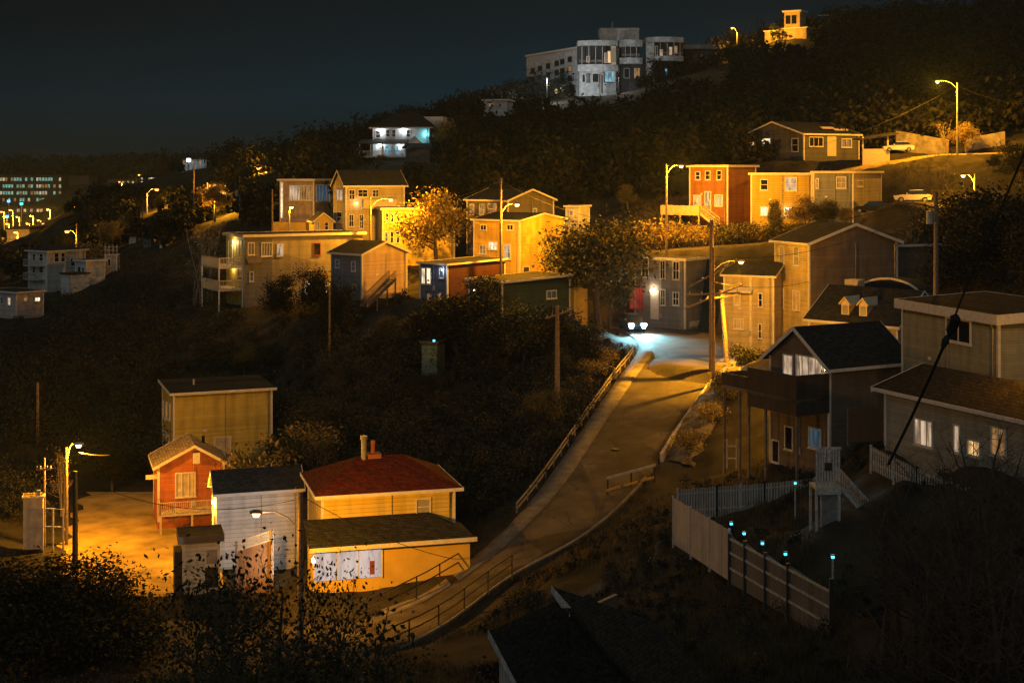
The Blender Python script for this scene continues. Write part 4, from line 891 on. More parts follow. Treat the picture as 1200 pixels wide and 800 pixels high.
ribbon('bright_road_strip', RL[26:36] + [0, 0, .14], RL[26:36] + dirv[26:36] * 1.5 + [0, 0, .14], M['walk'], nx=2, skirt=.13)  # pale strip added to brighten the roadside under the near lamp
yd = []
for i in range(25):
    for j in range(21):
        D = 101 + 33 * i / 24; px = (56 + 44 * i / 24 + 9 * math.sin(i * 1.7) * (j == 0)) + (262 - 56 - 52 * i / 24) * j / 20; yd.append((xx(px, D), D))
yd = np.array(yd); yz = th(yd[:, 0], yd[:, 1]) + .07
yi = np.arange(25 * 21).reshape(25, 21); yq = np.stack([yi[:-1, :-1], yi[:-1, 1:], yi[1:, 1:], yi[1:, :-1]], -1).reshape(-1, 4)
tag(np_mesh('yard', np.column_stack([yd, yz]), yq, M['gravel'], smooth=True), kind='structure')

ribbon('kerb', RR[26:58] - dirv[26:58] * .2 + [0, 0, .12], RR[26:58] + [0, 0, .12], M['walk'], nx=1, skirt=.4)
for (px, py, D, l) in ((690, 540, 123, 'round iron manhole cover on the steep road'), (770, 425, 151, 'round iron manhole cover near the top of the road')):
    i = int(np.argmin(np.abs(RC[:, 1] - D) + np.where(np.arange(len(RC)) < 48, 99, 0) * 0)); q = MB(); c = Vector(RC[i]) + Vector((0, 0, .075)); n_m = 14
    q.prism([(.36 * math.cos(2 * PI * k / n_m), .36 * math.sin(2 * PI * k / n_m), 0) for k in range(n_m)], (0, 0, .03)); tag(q.build('manhole_cover', M['iron'], None, c), l, 'manhole cover')

# ------------------------------------------------------------------ rails, fences, rock
def rail_fence(name, label, pts, zs, cat='guard rail', pr=.05, rr=.045, step=2.6, mat_='iron', square=False):
    """posts and rails following points on the ground"""
    pts = [Vector(p) for p in pts]; o = empty(name, pts[0], 0, label, cat); o0 = pts[0]
    L_ = [0]
    for a, b_ in zip(pts, pts[1:]): L_.append(L_[-1] + (b_ - a).length)
    def at(s):
        for i in range(len(pts) - 1):
            if s <= L_[i + 1] + 1e-6: return pts[i].lerp(pts[i + 1], (s - L_[i]) / (L_[i + 1] - L_[i]))
        return pts[-1]
    n = max(1, round(L_[-1] / step))
    for i in range(n + 1):
        p = at(L_[-1] * i / n) - o0; q = MB()
        q.beam(p + Vector((0, 0, -.5)), p + Vector((0, 0, max(zs) + .05)), pr * 2, pr * 2, (0, 1, 0)); q.build('post', M[mat_], o)
    for z in zs:
        q = MB(); m_ = 3 * n
        if square:
            for i in range(m_): q.beam(at(L_[-1] * i / m_) - o0 + Vector((0, 0, z)), at(L_[-1] * (i + 1) / m_) - o0 + Vector((0, 0, z)), rr, rr * 3.2)
        else: q.tube([at(L_[-1] * i / m_) - o0 + Vector((0, 0, z)) for i in range(m_ + 1)], rr, 6)
        q.build('rail', M[mat_], o)
    return o
rail_fence('guard_rail', 'long low two bar guard rail along the left edge of the steep road', [tuple(p) for p in (RL - dirv * .25)[6 * 8:10 * 8:2]], (.45, .85), pr=.06, rr=.05, mat_='rail', square=True)
rail_fence('hand_railing', 'dark two bar railing between the yellow house front and the lower road', [W(414, 730, 94.2), W(456, 713, 95.2), W(500, 691, 97.5), W(538.5, 668, 101)], (.62, 1.25), 'railing')
rail_fence('hand_railing', 'dark two bar railing on the near side of the lower road', [W(440, 772, 87), W(460, 758, 88), W(498, 741, 90), W(530, 722, 92.5), W(550, 707, 94), W(573, 690, 96), W(600, 671, 98.2)], (.62, 1.25), 'railing')
o = empty('road_barrier', W(711, 586, 112.5), 0, 'two bar road barrier with white top rail and yellow dashed lower rail', 'barrier'); b0 = W(711, 586, 112.5); b1 = W(768, 570, 115.5) - b0
for t in (0.02, .5, .98):
    q = MB(); p = b1 * t; q.box(p.x - .07, p.y, p.z - .6, p.x + .07, p.y + .14, p.z + 1.7); q.build('post', M['iron'], o)
q = MB(); q.beam(Vector((0, -.06, 1.75)), b1 + Vector((0, -.06, 1.75)), .06, .2); q.build('top_rail', M['picket'], o)
ry = mat('yellow_barrier_rail', (.6, .36, .06), .6)
for t in (0, .35, .7):
    q = MB(); q.beam(b1 * t + Vector((0, -.06, .8)), b1 * (t + .27) + Vector((0, -.06, .8)), .06, .17); q.build('lower_rail_dash', ry, o)
def board_fence(name, label, pts, h_, m_, post='deck', step=2.4, cat='fence', bw=.14, gap=.02, group=None, rails=True, peak=0):
    pts = [Vector(p) for p in pts]; o = empty(name, pts[0], 0, label, cat, group); o0 = pts[0]
    for a, b_ in zip(pts, pts[1:]):
        n = max(1, round((b_ - a).length / step))
        for i in range(n):
            p, q_ = a.lerp(b_, i / n) - o0, a.lerp(b_, (i + 1) / n) - o0; d = (q_ - p); k = max(1, int(d.length / (bw + gap))); nm = Vector((d.y, -d.x, 0)).normalized() * .025
            mb = MB()
            for j in range(k):
                s = p + d * (j / k); e = p + d * ((j + 1) / k - gap / d.length * .9); hh = h_ * (1 + .008 * math.sin(7.3 * j + i * 2.1)) + peak * math.sin(PI * (j + .5) / k)
                mb.prism([s + Vector((0, 0, -.25)), e + Vector((0, 0, -.25)), e + Vector((0, 0, hh)), s + Vector((0, 0, hh))], nm)
            mb.build('fence_panel', M[m_], o)
            if rails:
                mb = MB()
                for zf in (.2, .82): mb.beam(p - nm * 2 + Vector((0, 0, h_ * zf)), q_ - nm * 2 + Vector((0, 0, h_ * zf)), .05, .1)
                mb.build('rail', M[post], o)
        for i in range(n + 1):
            p = a.lerp(b_, i / n) - o0; mb = MB(); mb.box(p.x - .06, p.y - .03, p.z - .5, p.x + .06, p.y + .12, p.z + h_ + .08); mb.build('post', M[post], o)
    return o
board_fence('board_fence', 'weathered pale board fence at the near left corner of the fenced yard', [W(789, 632, 88), W(855, 675, 80)], 2.6, 'fence_white', 'picket')
board_fence('board_fence', 'bluish grey picket fence along the back of the fenced yard', [W(794, 606, 98), W(840, 602, 99), W(896, 598, 100), W(955, 592, 100)], 1.9, 'fence_grey', 'picket', bw=.12, gap=.08)
board_fence('board_fence', 'dark brown board fence between the gabled house and the low grey house', [W(994, 514, 97), W(1036, 512, 95)], 2.0, 'dark_deck', 'deck')
board_fence('board_fence', 'faint pale picket fence running down before the low grey house', [W(1021, 545, 86), W(1075, 572, 82), W(1135, 596, 79)], 1.15, 'picket', 'picket', bw=.09, gap=.11)
# grey panels with posts and lights
ps = [(855, 676, 79.9), (873, 686, 78.5), (897, 700, 76.6), (923.5, 715, 74.6), (974, 744, 71)]; base = [W(*p) for p in ps]
o = empty('panel_fence', base[0], 0, 'dim grey panel fence with pale strips and solar lamps on its posts', 'fence'); hts = [2.45, 2.5, 2.45, 2.5, 2.85]
for i in range(4):
    a, b_ = base[i] - base[0], base[i + 1] - base[0]; d = b_ - a; mb = MB(); k = 12; nm = Vector((d.y, -d.x, 0)).normalized()
    for j in range(k):
        s, e = a + d * (j / k), a + d * ((j + .94) / k); hh = 2.25 + .15 * math.cos(PI * j / k)
        mb.prism([s + Vector((0, 0, -.3)), e + Vector((0, 0, -.3)), e + Vector((0, 0, hh)), s + Vector((0, 0, hh))], nm * .03)
    mb.build('fence_panel', siding('dim_panel_boards', (.15, .15, .145), .13, True) if i == 0 else bpy.data.materials['dim_panel_boards'], o)
    mb = MB()
    for zf in (.55, 1.42, 2.2): mb.beam(a + nm * .06 + Vector((0, 0, zf)), b_ + nm * .06 + Vector((0, 0, zf - .03)), .05, .13)
    mb.build('strip', M['picket'], o)
for i, p in enumerate(base):
    p = p - base[0]; mb = MB(); mb.box(p.x - .1, p.y - .16, p.z - .6, p.x + .1, p.y + .04, p.z + hts[i]); mb.build('post', M['iron'], o)
G = 'solar lamps round the fenced yard'
def solar(px, py, D, label, base_py=None, P=5):
    p = W(px, py, D); zb_ = zz(base_py, D) if base_py else None
    o = empty('solar_lamp', (p.x, p.y, (zb_ if zb_ is not None else p.z - .1)), 0, label, 'solar lamp', G); z = p.z - o.location.z
    if base_py:
        mb = MB(); mb.tube([(0, 0, -.3), (0, 0, z - .06)], .055, 6); mb.build('stake', M['picket'], o)
    mb = MB(); mb.box(-.07, -.07, z - .05, .07, .07, z + .08); mb.build('lens', M['lens_cyan'], o); mb = MB(); mb.prism([(-.1, -.1, z + .083), (.1, -.1, z + .083), (.1, .1, z + .083), (-.1, .1, z + .083)], (0, 0, .05)); mb.build('cap', M['iron'], o)
    point_light('glow', (0, -.05, z + .28), (.2, .75, 1), P, o, .05)
for (px, py, D, l) in ((857, 613.5, 79.9, 'cyan solar lamp on the post joining the pale boards and the grey panels'), (872, 625, 78.4, 'cyan solar lamp second along the grey panel fence'), (893.5, 636.5, 76.7, 'cyan solar lamp third along the grey panel fence'), (920.5, 649, 74.7, 'cyan solar lamp fourth along the grey panel fence'), (976, 652.5, 70.9, 'cyan solar lamp on the tall end post of the panel fence')): solar(px, py, D, l, None if px < 976 else 676)
solar(932, 566, 94, 'cyan solar lamp on a pale stake in front of the back picket fence', 609, 7); solar(1039, 637, 82, 'small cyan lamp on a stake right of the wooden stairs', 662, 1.5); solar(1075, 633, 84, 'faint greenish cyan lamp furthest right in the dark garden', 650, 1)

# stair tower
b0 = W(956, 624, 83); o = empty('stair_tower', b0, .05, 'pale slatted stair landing with steps going down to the right', 'stairs'); zt = 53 * 83 / F
for (x, y) in ((.06, .06), (1.4, .06), (.06, 1.4), (1.4, 1.4)):
    q = MB(); q.box(x - .07, y - .07, -.6, x + .07, y + .07, zt - .18); q.build('post', M['picket'], o)
q = MB(); q.box(0, 0, zt - .17, 1.5, 1.5, zt); q.box(0, -.05, zt - .42, 1.5, -.003, zt + .02); q.build('landing', M['picket'], o)
q = MB()
for i in range(9): q.box(i * .165, -.045, zt + .03, i * .165 + .11, -.004, zt + 2.25)
q.box(0, .0, zt + 2.2, 1.5, .06, zt + 2.34); q.box(0, .0, zt + .2, 1.5, .05, zt + .32); q.build('slat_screen', M['picket'], o)
q = MB(); q.box(.5, -.09, zt + 1.0, .95, -.05, zt + 1.45); q.build('dark_sign', M['iron'], o)
q = MB(); q.box(.45, .3, -.3, 1.3, .36, zt - .45); dr = q.build('door', M['steel'], o); q = MB(); q.box(.36, .27, -.3, .448, .4, zt - .38); q.box(1.302, .27, -.3, 1.39, .4, zt - .38); q.build('frame', M['picket'], dr)
stairs(o, (1.5, .1, zt), (3.9, .1, .0), 1.1, 'picket')
# small gate frame under the deck house
o = empty('gate_frame', W(852, 543, 112), 0, 'pale open door frame below the boulder and the deck', 'gate'); 
for x in (0, .75):
    q = MB(); q.box(x - .05, 0, -.4, x + .05, .1, 1.9); q.build('post', M['picket'], o)
q = MB(); q.box(.06, .02, 1.3, .7, .08, 1.4); q.box(.06, .02, .35, .7, .08, .45); q.build('crossbar', M['picket'], o)
# boulder bank on the right of the road
i0, i1 = 60, 78; n = 40; V = []
for i in range(n + 1):
    f = i / n; k = i0 + (i1 - i0) * f; j = int(k); p = RR[j] * (1 - (k - j)) + RR[min(j + 1, len(RR) - 1)] * (k - j); d = dirv[j]
    for a in range(19):
        s = a / 18; env = math.sin(PI * min(1, max(0, f * .94 + .03))) ** .5 if f > .5 else (math.sin(PI * (f * .94 + .03))) ** .8
        hgt = (2.1 + .9 * f) * env * math.sin(PI * min(1, s * .96 + .04)) ** .42; q = np.array([p[0], p[1], p[2]]) + d * (.35 + (4.6 + 2.4 * f) * s)
        z = p[2] - .5 - 2.4 * max(0, s - .45) + hgt; nv = noise.noise_vector(Vector((q[0] * .55, q[1] * .55, z * .55))) * .55 + noise.noise_vector(Vector((q[0] * 1.7, q[1] * 1.7, z * 1.7))) * .22
        V.append((q[0] + nv.x * .6, q[1] + nv.y * .6, z + nv.z))
Qb = [(i * 19 + a, i * 19 + a + 1, (i + 1) * 19 + a + 1, (i + 1) * 19 + a) for i in range(n) for a in range(18)]
ROCK = np.array(V).reshape(n + 1, 19, 3)
M['rock'] = mat('lichened_rock', (.05, .043, .032), .95, .4, 1.1, 1.0, 4, c2=(.2, .175, .13), spec=.1)
tag(np_mesh('boulder_bank', np.array(V), np.array(Qb), M['rock'], smooth=True), 'rough pale rock bank at the right road edge below two utility poles', 'rock')
o = empty('kerb_wall', RR[i0], 0, 'low pale concrete kerb wall along the right road edge before the rock bank', 'wall'); q = MB()
for j in range(i0, i1):
    a, b_ = [Vector(RR[t] - RR[i0]) + Vector(dirv[t]) * .1 for t in (j, j + 1)]; q.prism([a + Vector((0, 0, -.5)), b_ + Vector((0, 0, -.5)), b_ + Vector((0, 0, .55)), a + Vector((0, 0, .55))], Vector(dirv[j]) * .3)
w_ = q.build('kerb_wall_body', M['concrete'], o)
# upper street walls
def wall_line(name, label, pts, h_, m_, th_=.3, cat='wall'):
    pts = [Vector(p) for p in pts]; q = MB()
    for a, b_ in zip(pts, pts[1:]): q.prism([a - pts[0] + Vector((0, 0, -1)), b_ - pts[0] + Vector((0, 0, -1)), b_ - pts[0] + Vector((0, 0, h_)), a - pts[0] + Vector((0, 0, h_))], (0, th_, 0))
    return tag(q.build(name, m_, None, pts[0]), label, cat)
wall_line('roadside_wall', 'long lit concrete bank wall behind the white car on the top street', [W(1050, 168, 214), W(1062, 170, 213), W(1112, 179, 210)], 1.9, M['old_concrete'])
wall_line('roadside_wall', 'lit pale wall right of the street lamp at the hill edge', [W(1132, 178, 210), W(1178, 170, 207)], 2.0, M['old_concrete'])
o = empty('carport', W(1011, 190, 205), 0, 'lit carport with pale posts and panel front at the top street', 'carport')
q = MB(); q.box(0, 0, -1, 3.9, .15, 1.9); q.build('front_panel', M['cream_deck'], o)
for x in (0, 3.6): 
    q = MB(); q.box(x, .2, -1, x + .2, .4, 3.7); q.build('post', M['cream_deck'], o)
q = MB(); q.prism([(-.5, -.2, 3.1), (5.2, -.2, 4.0), (5.2, 4, 4.2), (-.5, 4, 3.3)], (0, 0, .2)); q.build('roof', M['tar'], o)
# chain link fence lower left
pts = [W(135, 722, 95), W(150, 722, 95), W(168, 724, 94.5), W(184, 730, 93)]
pts = [Vector((p.x, p.y, tz(p.x, p.y))) for p in pts]
rail_fence('chain_link_fence', 'dark wire fence with leaning posts between hedge and yard', pts, (.15, .8, 1.5, 2.1), 'fence', pr=.04, rr=.02, step=.9)

# ------------------------------------------------------------------ street lamps and poles
LAMPS = {}
def lamp(px, py, ppx, ptop, pbase, D, P, label, wood=True, far=False, pr=.13, group=None, style=None, drop=.3, name='street_lamp', aim=None):
    b0 = W(ppx, pbase, D); H_ = zz(ptop, D) - b0.z; hx, hz = xx(px, D) - b0.x, zz(py, D) - b0.z
    o = empty(name, b0, 0, label, 'street lamp', group)
    q = MB(); q.tube([(0, 0, -1.5), (0, 0, H_ * .5), (0, 0, H_)], [pr * 1.15, pr, pr * .8], 10); q.build('pole', M['pole' if wood else 'steel'], o)
    q = MB(); sgn = 1 if hx > 0 else -1; a = Vector((sgn * pr * .7, -.02, min(H_ - .15, hz - .9))); e = Vector((hx - sgn * .3, -.25, hz + .12))
    q.tube([a, a.lerp(e, .3) + Vector((0, 0, .38)), a.lerp(e, .65) + Vector((0, 0, .38)), e], .045, 6); q.build('arm', M['steel'], o)
    q = MB(); q.prism([(hx - .38, -.42, hz + .06), (hx + .38, -.42, hz + .06), (hx + .38, -.1, hz + .06), (hx - .38, -.1, hz + .06)], (0, 0, .14)); q.prism([(hx - .25, -.36, hz + .2), (hx + .25, -.36, hz + .2), (hx + .25, -.16, hz + .2), (hx - .25, -.16, hz + .2)], (0, 0, .07)); hd = q.build('lamp_head', M['steel'], o)
    q = MB(); R_ = .24 if not far else .42
    for k in range(3): pass
    ring = [(hx + R_ * 1.15 * math.cos(t), -.26 + R_ * .75 * math.sin(t), hz + .055) for t in np.linspace(0, 2 * PI, 13)[:-1]]; low = [(hx + R_ * .65 * math.cos(t), -.26 + R_ * .4 * math.sin(t), hz - R_ * .75) for t in np.linspace(0, 2 * PI, 13)[:-1]]
    for i in range(12): q.poly([ring[i], ring[(i + 1) % 12], low[(i + 1) % 12], low[i]])
    q.poly(ring); q.poly(low[::-1]); q.build('lens', M[style or ('lens_far' if far else 'lens')], hd)
    if P and aim:
        d = Vector(aim).normalized(); point_light('lamp_beam', (hx, -.26, hz - .45), SODIUM, P * 1.25, o, .16, math.radians(82 if px > 500 else 92), d.to_track_quat('-Z', 'Y').to_euler(), .7); P = P * (.1 if px > 500 else .12)
    if P: point_light('lamp_light', (hx, -.26, hz - (1.3 if far else .45)), SODIUM, P * 1.25, o, .16)
    anc_ok = True; FOOT.append(((b0.x - .3, b0.y - .3), (1, 0), (0, 1), .6, .6)); return o
lamp(93, 521, 78, 524, 640, 115, 7800, 'street lamp glowing over the orange dirt yard at lower left')
lamp(301, 601, 352, 577, 790, 88, 12000, 'near street lamp reaching left from a tall wooden pole by the red roofed house', pr=.2, aim=(5.5, 9, -5))
lamp(868, 307, 834, 258, 433, 143, 52000, 'street lamp on the thick wooden pole above the rock bank', pr=.24, aim=(-2.6, .6, -8))
lamp(798, 195, 781, 192, 303, 177, 21000, 'street lamp on the pole before the rust red house deck')
lamp(1098, 96, 1122, 97, 186, 201, 27000, 'lone street lamp high on the right where the hill road ends', False, pr=.14)
lamp(606, 240, 587, 208, 335, 164, 15000, 'street lamp in front of the big orange lit house', pr=.14)
lamp(458, 234, 434, 230, 315, 185, 17000, 'street lamp before the yellow three storey house', pr=.12)
lamp(251, 217, 243, 214, 262, 258, 9000, 'taller of the two paired street lamps on the left ridge', False, far=True, pr=.16)
lamp(263, 226, 251, 224, 264, 255, 8000, 'lower right one of the paired street lamps on the left ridge', False, far=True, pr=.16)
lamp(184, 222, 172, 226, 246, 305, 6000, 'leaning street lamp below the far bright windowed building', False, far=True, pr=.2)
lamp(79, 271, 90, 262, 292, 262, 5000, 'street lamp just behind the balconied white house', True, far=True, pr=.17)
lamp(342, 243, 339, 240, 268, 209, 1700, 'small lamp beside the column of bright stair windows', False, pr=.1)
lamp(303, 197, 312, 194, 212, 330, 9000, 'far lamp lighting a clump of trees on the left ridge', False, far=True, pr=.15)
lamp(858, 33, 864, 38, 75, 410, 6000, 'far street lamp glowing on the crest right of the apartments', False, far=True, pr=.22)
lamp(930, 398, 938, 402, 450, 121, 4500, 'street lamp hidden behind the dark gabled house', True, pr=.13)
lamp(1228, 392, 1236, 380, 520, 83, 1000, 'street lamp just outside the right picture edge', True, pr=.13)
lamp(690, 282, 682, 278, 348, 171, 8500, 'street lamp half hidden behind the large olive green tree', True, pr=.13)
lamp(1128, 206, 1142, 203, 262, 167, 7000, 'unseen added lamp behind the dark tree right of the pale car', True, pr=.13)  # added unseen lamp that lights the parked cars and the slope
G = 'far harbour street lamps'
for (px, py, D, P) in ((2, 248, 470, 6000), (36, 253, 480, 9000), (56, 245, 470, 9000), (58, 256, 430, 9000), (51, 262, 420, 8000), (18, 272, 380, 8000), (163, 205, 560, 3000), (20, 254, 500, 5000), (32, 262, 440, 6000), (8, 262, 430, 5000), (45, 258, 450, 5000), (176, 209, 540, 3000), (205, 213, 480, 2500), (140, 213, 600, 2000), (68, 268, 400, 5000), (28, 280, 360, 5000), (84, 236, 520, 2500), (12, 246, 500, 4000), (116, 244, 460, 2500)):
    b0 = W(px, py, D); zb_ = tz(b0.x, D); pyb = HY + (CZ - zb_) * F / D
    lamp(px, py, px + 3, py, max(pyb, py + 12), D, P * 2.2, 'small orange street lamp in the far harbour lights', False, far=True, pr=.2, group=G)
for (px, py, D, st, lab) in ((10, 236, 560, 'lens_blue', 'blue light mast in front of the far office block'), (25, 239, 540, 'lens_cyan', 'tall cyan light mast by the harbour parking'), (8, 254, 510, 'lens_blue', 'low blue floodlight left of the harbour parking'), (221, 188, 415, 'lens_white', 'bluish white floodlight on the pale ridge block')):
    b0 = W(px, py, D); zb_ = min(tz(b0.x, D), b0.z - 3); o = empty('floodlight', (b0.x, D, zb_), 0, lab, 'floodlight'); q = MB(); q.tube([(0, 0, -1), (0, 0, b0.z - zb_ - .4)], .18, 6); q.build('mast', M['steel'], o); q = MB(); R_ = .5; q.box(-R_, -.3, b0.z - zb_ - .4, R_, .3, b0.z - zb_ + .5); q.build('lens', M[st], o)
def pole(px, ptop, pbase, D, label, r=.14, arms=(), lean=0, trafo=False, mat_='pole', name='utility_pole'):
    b0 = W(px, pbase, D); H_ = zz(ptop, D) - b0.z; o = empty(name, b0, 0, label, 'utility pole')
    q = MB(); q.tube([(0, 0, -1.5), (lean * .5, 0, H_ * .5), (lean, 0, H_)], [r * 1.2, r, r * .8], 10); q.build('pole', M[mat_], o)
    for (z, l, tilt, yaw) in arms:
        q = MB(); d = Vector((math.cos(yaw), math.sin(yaw), tilt)) * l / 2; c = Vector((lean * z / H_, -r - .06, z)); q.beam(c - d, c + d, .12, .14)
        q.build('crossarm', M['pole'], o); q = MB()
        for t in (-.9, -.45, .45, .9): q.tube([c + d * t + Vector((0, 0, .07)), c + d * t + Vector((0, 0, .28))], .05, 6)
        q.build('insulators', M['steel'], o)
    if trafo:
        q = MB(); q.tube([(-r - .35, -.1, trafo), (-r - .35, -.1, trafo + 1.1)], .3, 10); q.build('transformer', M['transformer'], o)
    return o
pole(853, 340, 432, 146, 'second utility pole leaning behind the thick pole on the rock bank', .22, ((7.4, 3.6, .1, .3),), -.7)
o = pole(836, 290, 434, 140.5, 'short dark service pole with slanted crossarms beside the thick pole', .16, ((7.3, 6.0, .38, .2), (9.6, 5.2, .55, -.5), (7.6, 5.6, .02, .25)))
pole(1097, 225, 350, 118, 'tall bare utility pole behind the sage green house', .2, trafo=6.2)
pole(653, 358, 492, 132, 'old wooden pole on the dark bank left of the guard rail', .22, ((9.8, 2.2, .3, .2),))
pole(386, 335, 420, 158, 'thin pole standing before the bushes below the olive house', .11)
pole(44, 448, 545, 142, 'dim dark pole in the wood at far left', .16)
pole(88, 552, 668, 108, 'black pole right of the yard street lamp', .2, mat_='iron')
pole(52, 536, 640, 114, 'thin lit pole beside the cream storage cabinet', .11, ((10.2 - 4, 1.2, 0, .2),))
pole(281, 207, 262, 240, 'bare utility pole with a small box on the left ridge', .14, trafo=4.6); pole(319, 222, 274, 205, 'pale lit pole before the column of bright windows', .13); pole(227, 195, 252, 255, 'dark thin pole left of the paired lamps', .13); pole(167, 240, 285, 262, 'grey pole standing before the left ridge bushes', .13)
pole(839, 300, 330, 186, 'far pole stub by the lane above the grey terrace', .1)
# yard pipe fence at far left
rail_fence('pipe_fence', 'pale pipe rail between the storage cabinet and the yard lamp', [W(50, 640, 112.5), W(74, 641, 112.5)], (1.6, 3.0), 'fence', pr=.06, rr=.04, step=.9, mat_='cream_deck')
def wire(a, b_, sag, label, r=.022):
    a, b_ = W(*a), W(*b_); q = MB(); q.tube([a.lerp(b_, t) - a - Vector((0, 0, sag * 4 * t * (1 - t))) for t in np.linspace(0, 1, 17)], r, 5)
    return tag(q.build('power_line', M['wire'], None, a), label, 'power line')
wire((834, 262, 143), (1097, 228, 118), 1.2, 'power line from the thick pole to the tall pole behind the green house'); wire((834, 300, 143), (1097, 240, 118), 1.6, 'lower power line sagging across the tan house'); wire((834, 330, 143), (948, 330, 150), .6, 'service wire from the thick pole to the tan house')
wire((834, 262, 143), (587, 212, 170), 2, 'power line from the thick pole across to the orange house lamp'); wire((587, 212, 170), (434, 232, 192), 1.5, 'power line between the two lamp poles on the middle slope'); wire((352, 580, 88), (533, 655, 101), .5, 'service wire drooping to the red roofed house')
wire((781, 194, 182), (1122, 100, 208), 3, 'long power line up to the lone hill lamp'); wire((352, 584, 88), (88, 556, 108), 1.5, 'power line across the yard to the black pole'); wire((1122, 100, 208), (1240, 120, 200), 1.2, 'pale wire leaving the lone hill lamp to the right')
wire((93, 530, 115), (128, 533, 113), .1, 'short lit wire stub right of the yard lamp', .04)
# thick cable with splice, much nearer
o = empty('overhead_cable', W(1040, 545, 33), 0, 'thick black cable with a bulky splice box crossing the green house', 'cable'); q = MB(); o0 = o.location
P5 = [W(1040, 545, 33), W(1066, 492, 33), W(1090, 440, 32.5), W(1112, 390, 32), W(1123, 360, 31.7), W(1137, 325, 31.5), W(1175, 240, 31), W(1225, 120, 30), W(1270, 0, 29)]
q.tube([p - o0 for p in P5], .022, 6); q.tube([p - o0 + Vector((.05, .05, 0)) for p in P5[:4]], .018, 5); q.build('cable', M['wire'], o)
q = MB(); a, b_ = W(1113.5, 391, 32) - o0, W(1121, 369, 31.8) - o0; q.tube([a, a.lerp(b_, .12), a.lerp(b_, .85), b_], [.05, .12, .12, .05], 8); q.build('splice_box', M['wire'], o)
q = MB(); a, b_ = W(1105, 407, 32) - o0, W(1111, 393, 32) - o0; q.tube([a, a.lerp(b_, .5), b_], [.05, .09, .05], 8); q.build('clamp', M['wire'], o)

# ------------------------------------------------------------------ cars
def car(px, py, D, head, paint, label, lit=False):
    b0 = W(px, py, D); o = empty('parked_car', b0, head, label, 'car')      # local +x is the nose
    prof = [(-2.1, .32), (2.1, .3), (2.2, .55), (2.1, .78), (1.1, .93), (-1.75, .98), (-2.15, .85)]
    q = MB(); q.prism([(x, -.86, z) for x, z in prof], (0, 1.72, 0)); bd = q.build('body', paint, o)
    cab = [(1.05, .935), (.35, 1.42), (-1.1, 1.45), (-1.8, .975)]
    q = MB(); q.v = []; k = [(x, s * (.8 if z < 1.2 else .66), z) for s in (-1, 1) for x, z in cab]; q.v = k; q.f = [[3, 2, 1, 0], [4, 5, 6, 7], [0, 1, 5, 4], [2, 3, 7, 6], [1, 2, 6, 5], [3, 0, 4, 7]]; q.mi = [0] * 6; q.build('window', M['glass'], o)
    q = MB(); q.prism([(.4, -.66, 1.425), (-1.12, -.66, 1.455), (-1.12, .66, 1.455), (.4, .66, 1.425)], (0, 0, .05)); q.build('roof', paint, o)
    for x in (-1.35, 1.4):
        for s in (-1, 1):
            q = MB(); q.tube([(x, s * .68, .33), (x, s * .89, .33)], .33, 14); wl = q.build('wheel', M['wire'], o); q = MB(); q.tube([(x, s * .891, .33), (x, s * .91, .33)], .2, 10); q.build('rim', M['steel'], wl)
    for s in (-1, 1):
        q = MB(); q.box(2.1, s * .62 - .24, .56, 2.24, s * .62 + .24, .8); q.build('headlight', M['headlamp'] if lit else M['picket'], o)
        if lit:
            q = MB(); q.box(2.16, s * .6 - .12, .38, 2.25, s * .6 + .12, .5); q.build('fog_light', M['headlamp'], o)
            point_light('headlight_beam', (2.45, s * .62, .68), (.35, .85, 1), 14000, o, .08, math.radians(105), (0, math.radians(-87), math.radians(4 * s)), blend=1.0)
        q = MB(); q.box(-2.22, s * .66 - .15, .65, -2.1, s * .66 + .15, .85); q.build('tail_light', M['red_frame'], o)
    for s in (-1, 1):
        q = MB(); q.box(.62, s * .83 - .1, .98, .8, s * .83 + .1, 1.12); q.build('mirror', paint, o)
    return o
PA = lambda n, c: mat(n, c, .3, .05, spec=.6)
HC = car(741, 386.5, 172, -1.42, PA('dark_blue_car_paint', (.02, .03, .05)), 'dark car with bright bluish headlights at the top of the road', True); HC.scale = (1.25, 1.25, 1.3)
car(1070, 237, 171.5, 2.9, PA('pale_car_paint', (.5, .46, .4)), 'pale car parked on the upper lane right of the dark car')
car(1023, 250, 176, 2.6, PA('black_car_paint', (.02, .02, .022)), 'dark car with big windscreen parked beside the grey and yellow houses')
car(1053, 178, 205.5, 3.0, PA('white_car_paint', (.6, .58, .55)), 'white car parked beside the carport on the top street')
HAZE = .0001
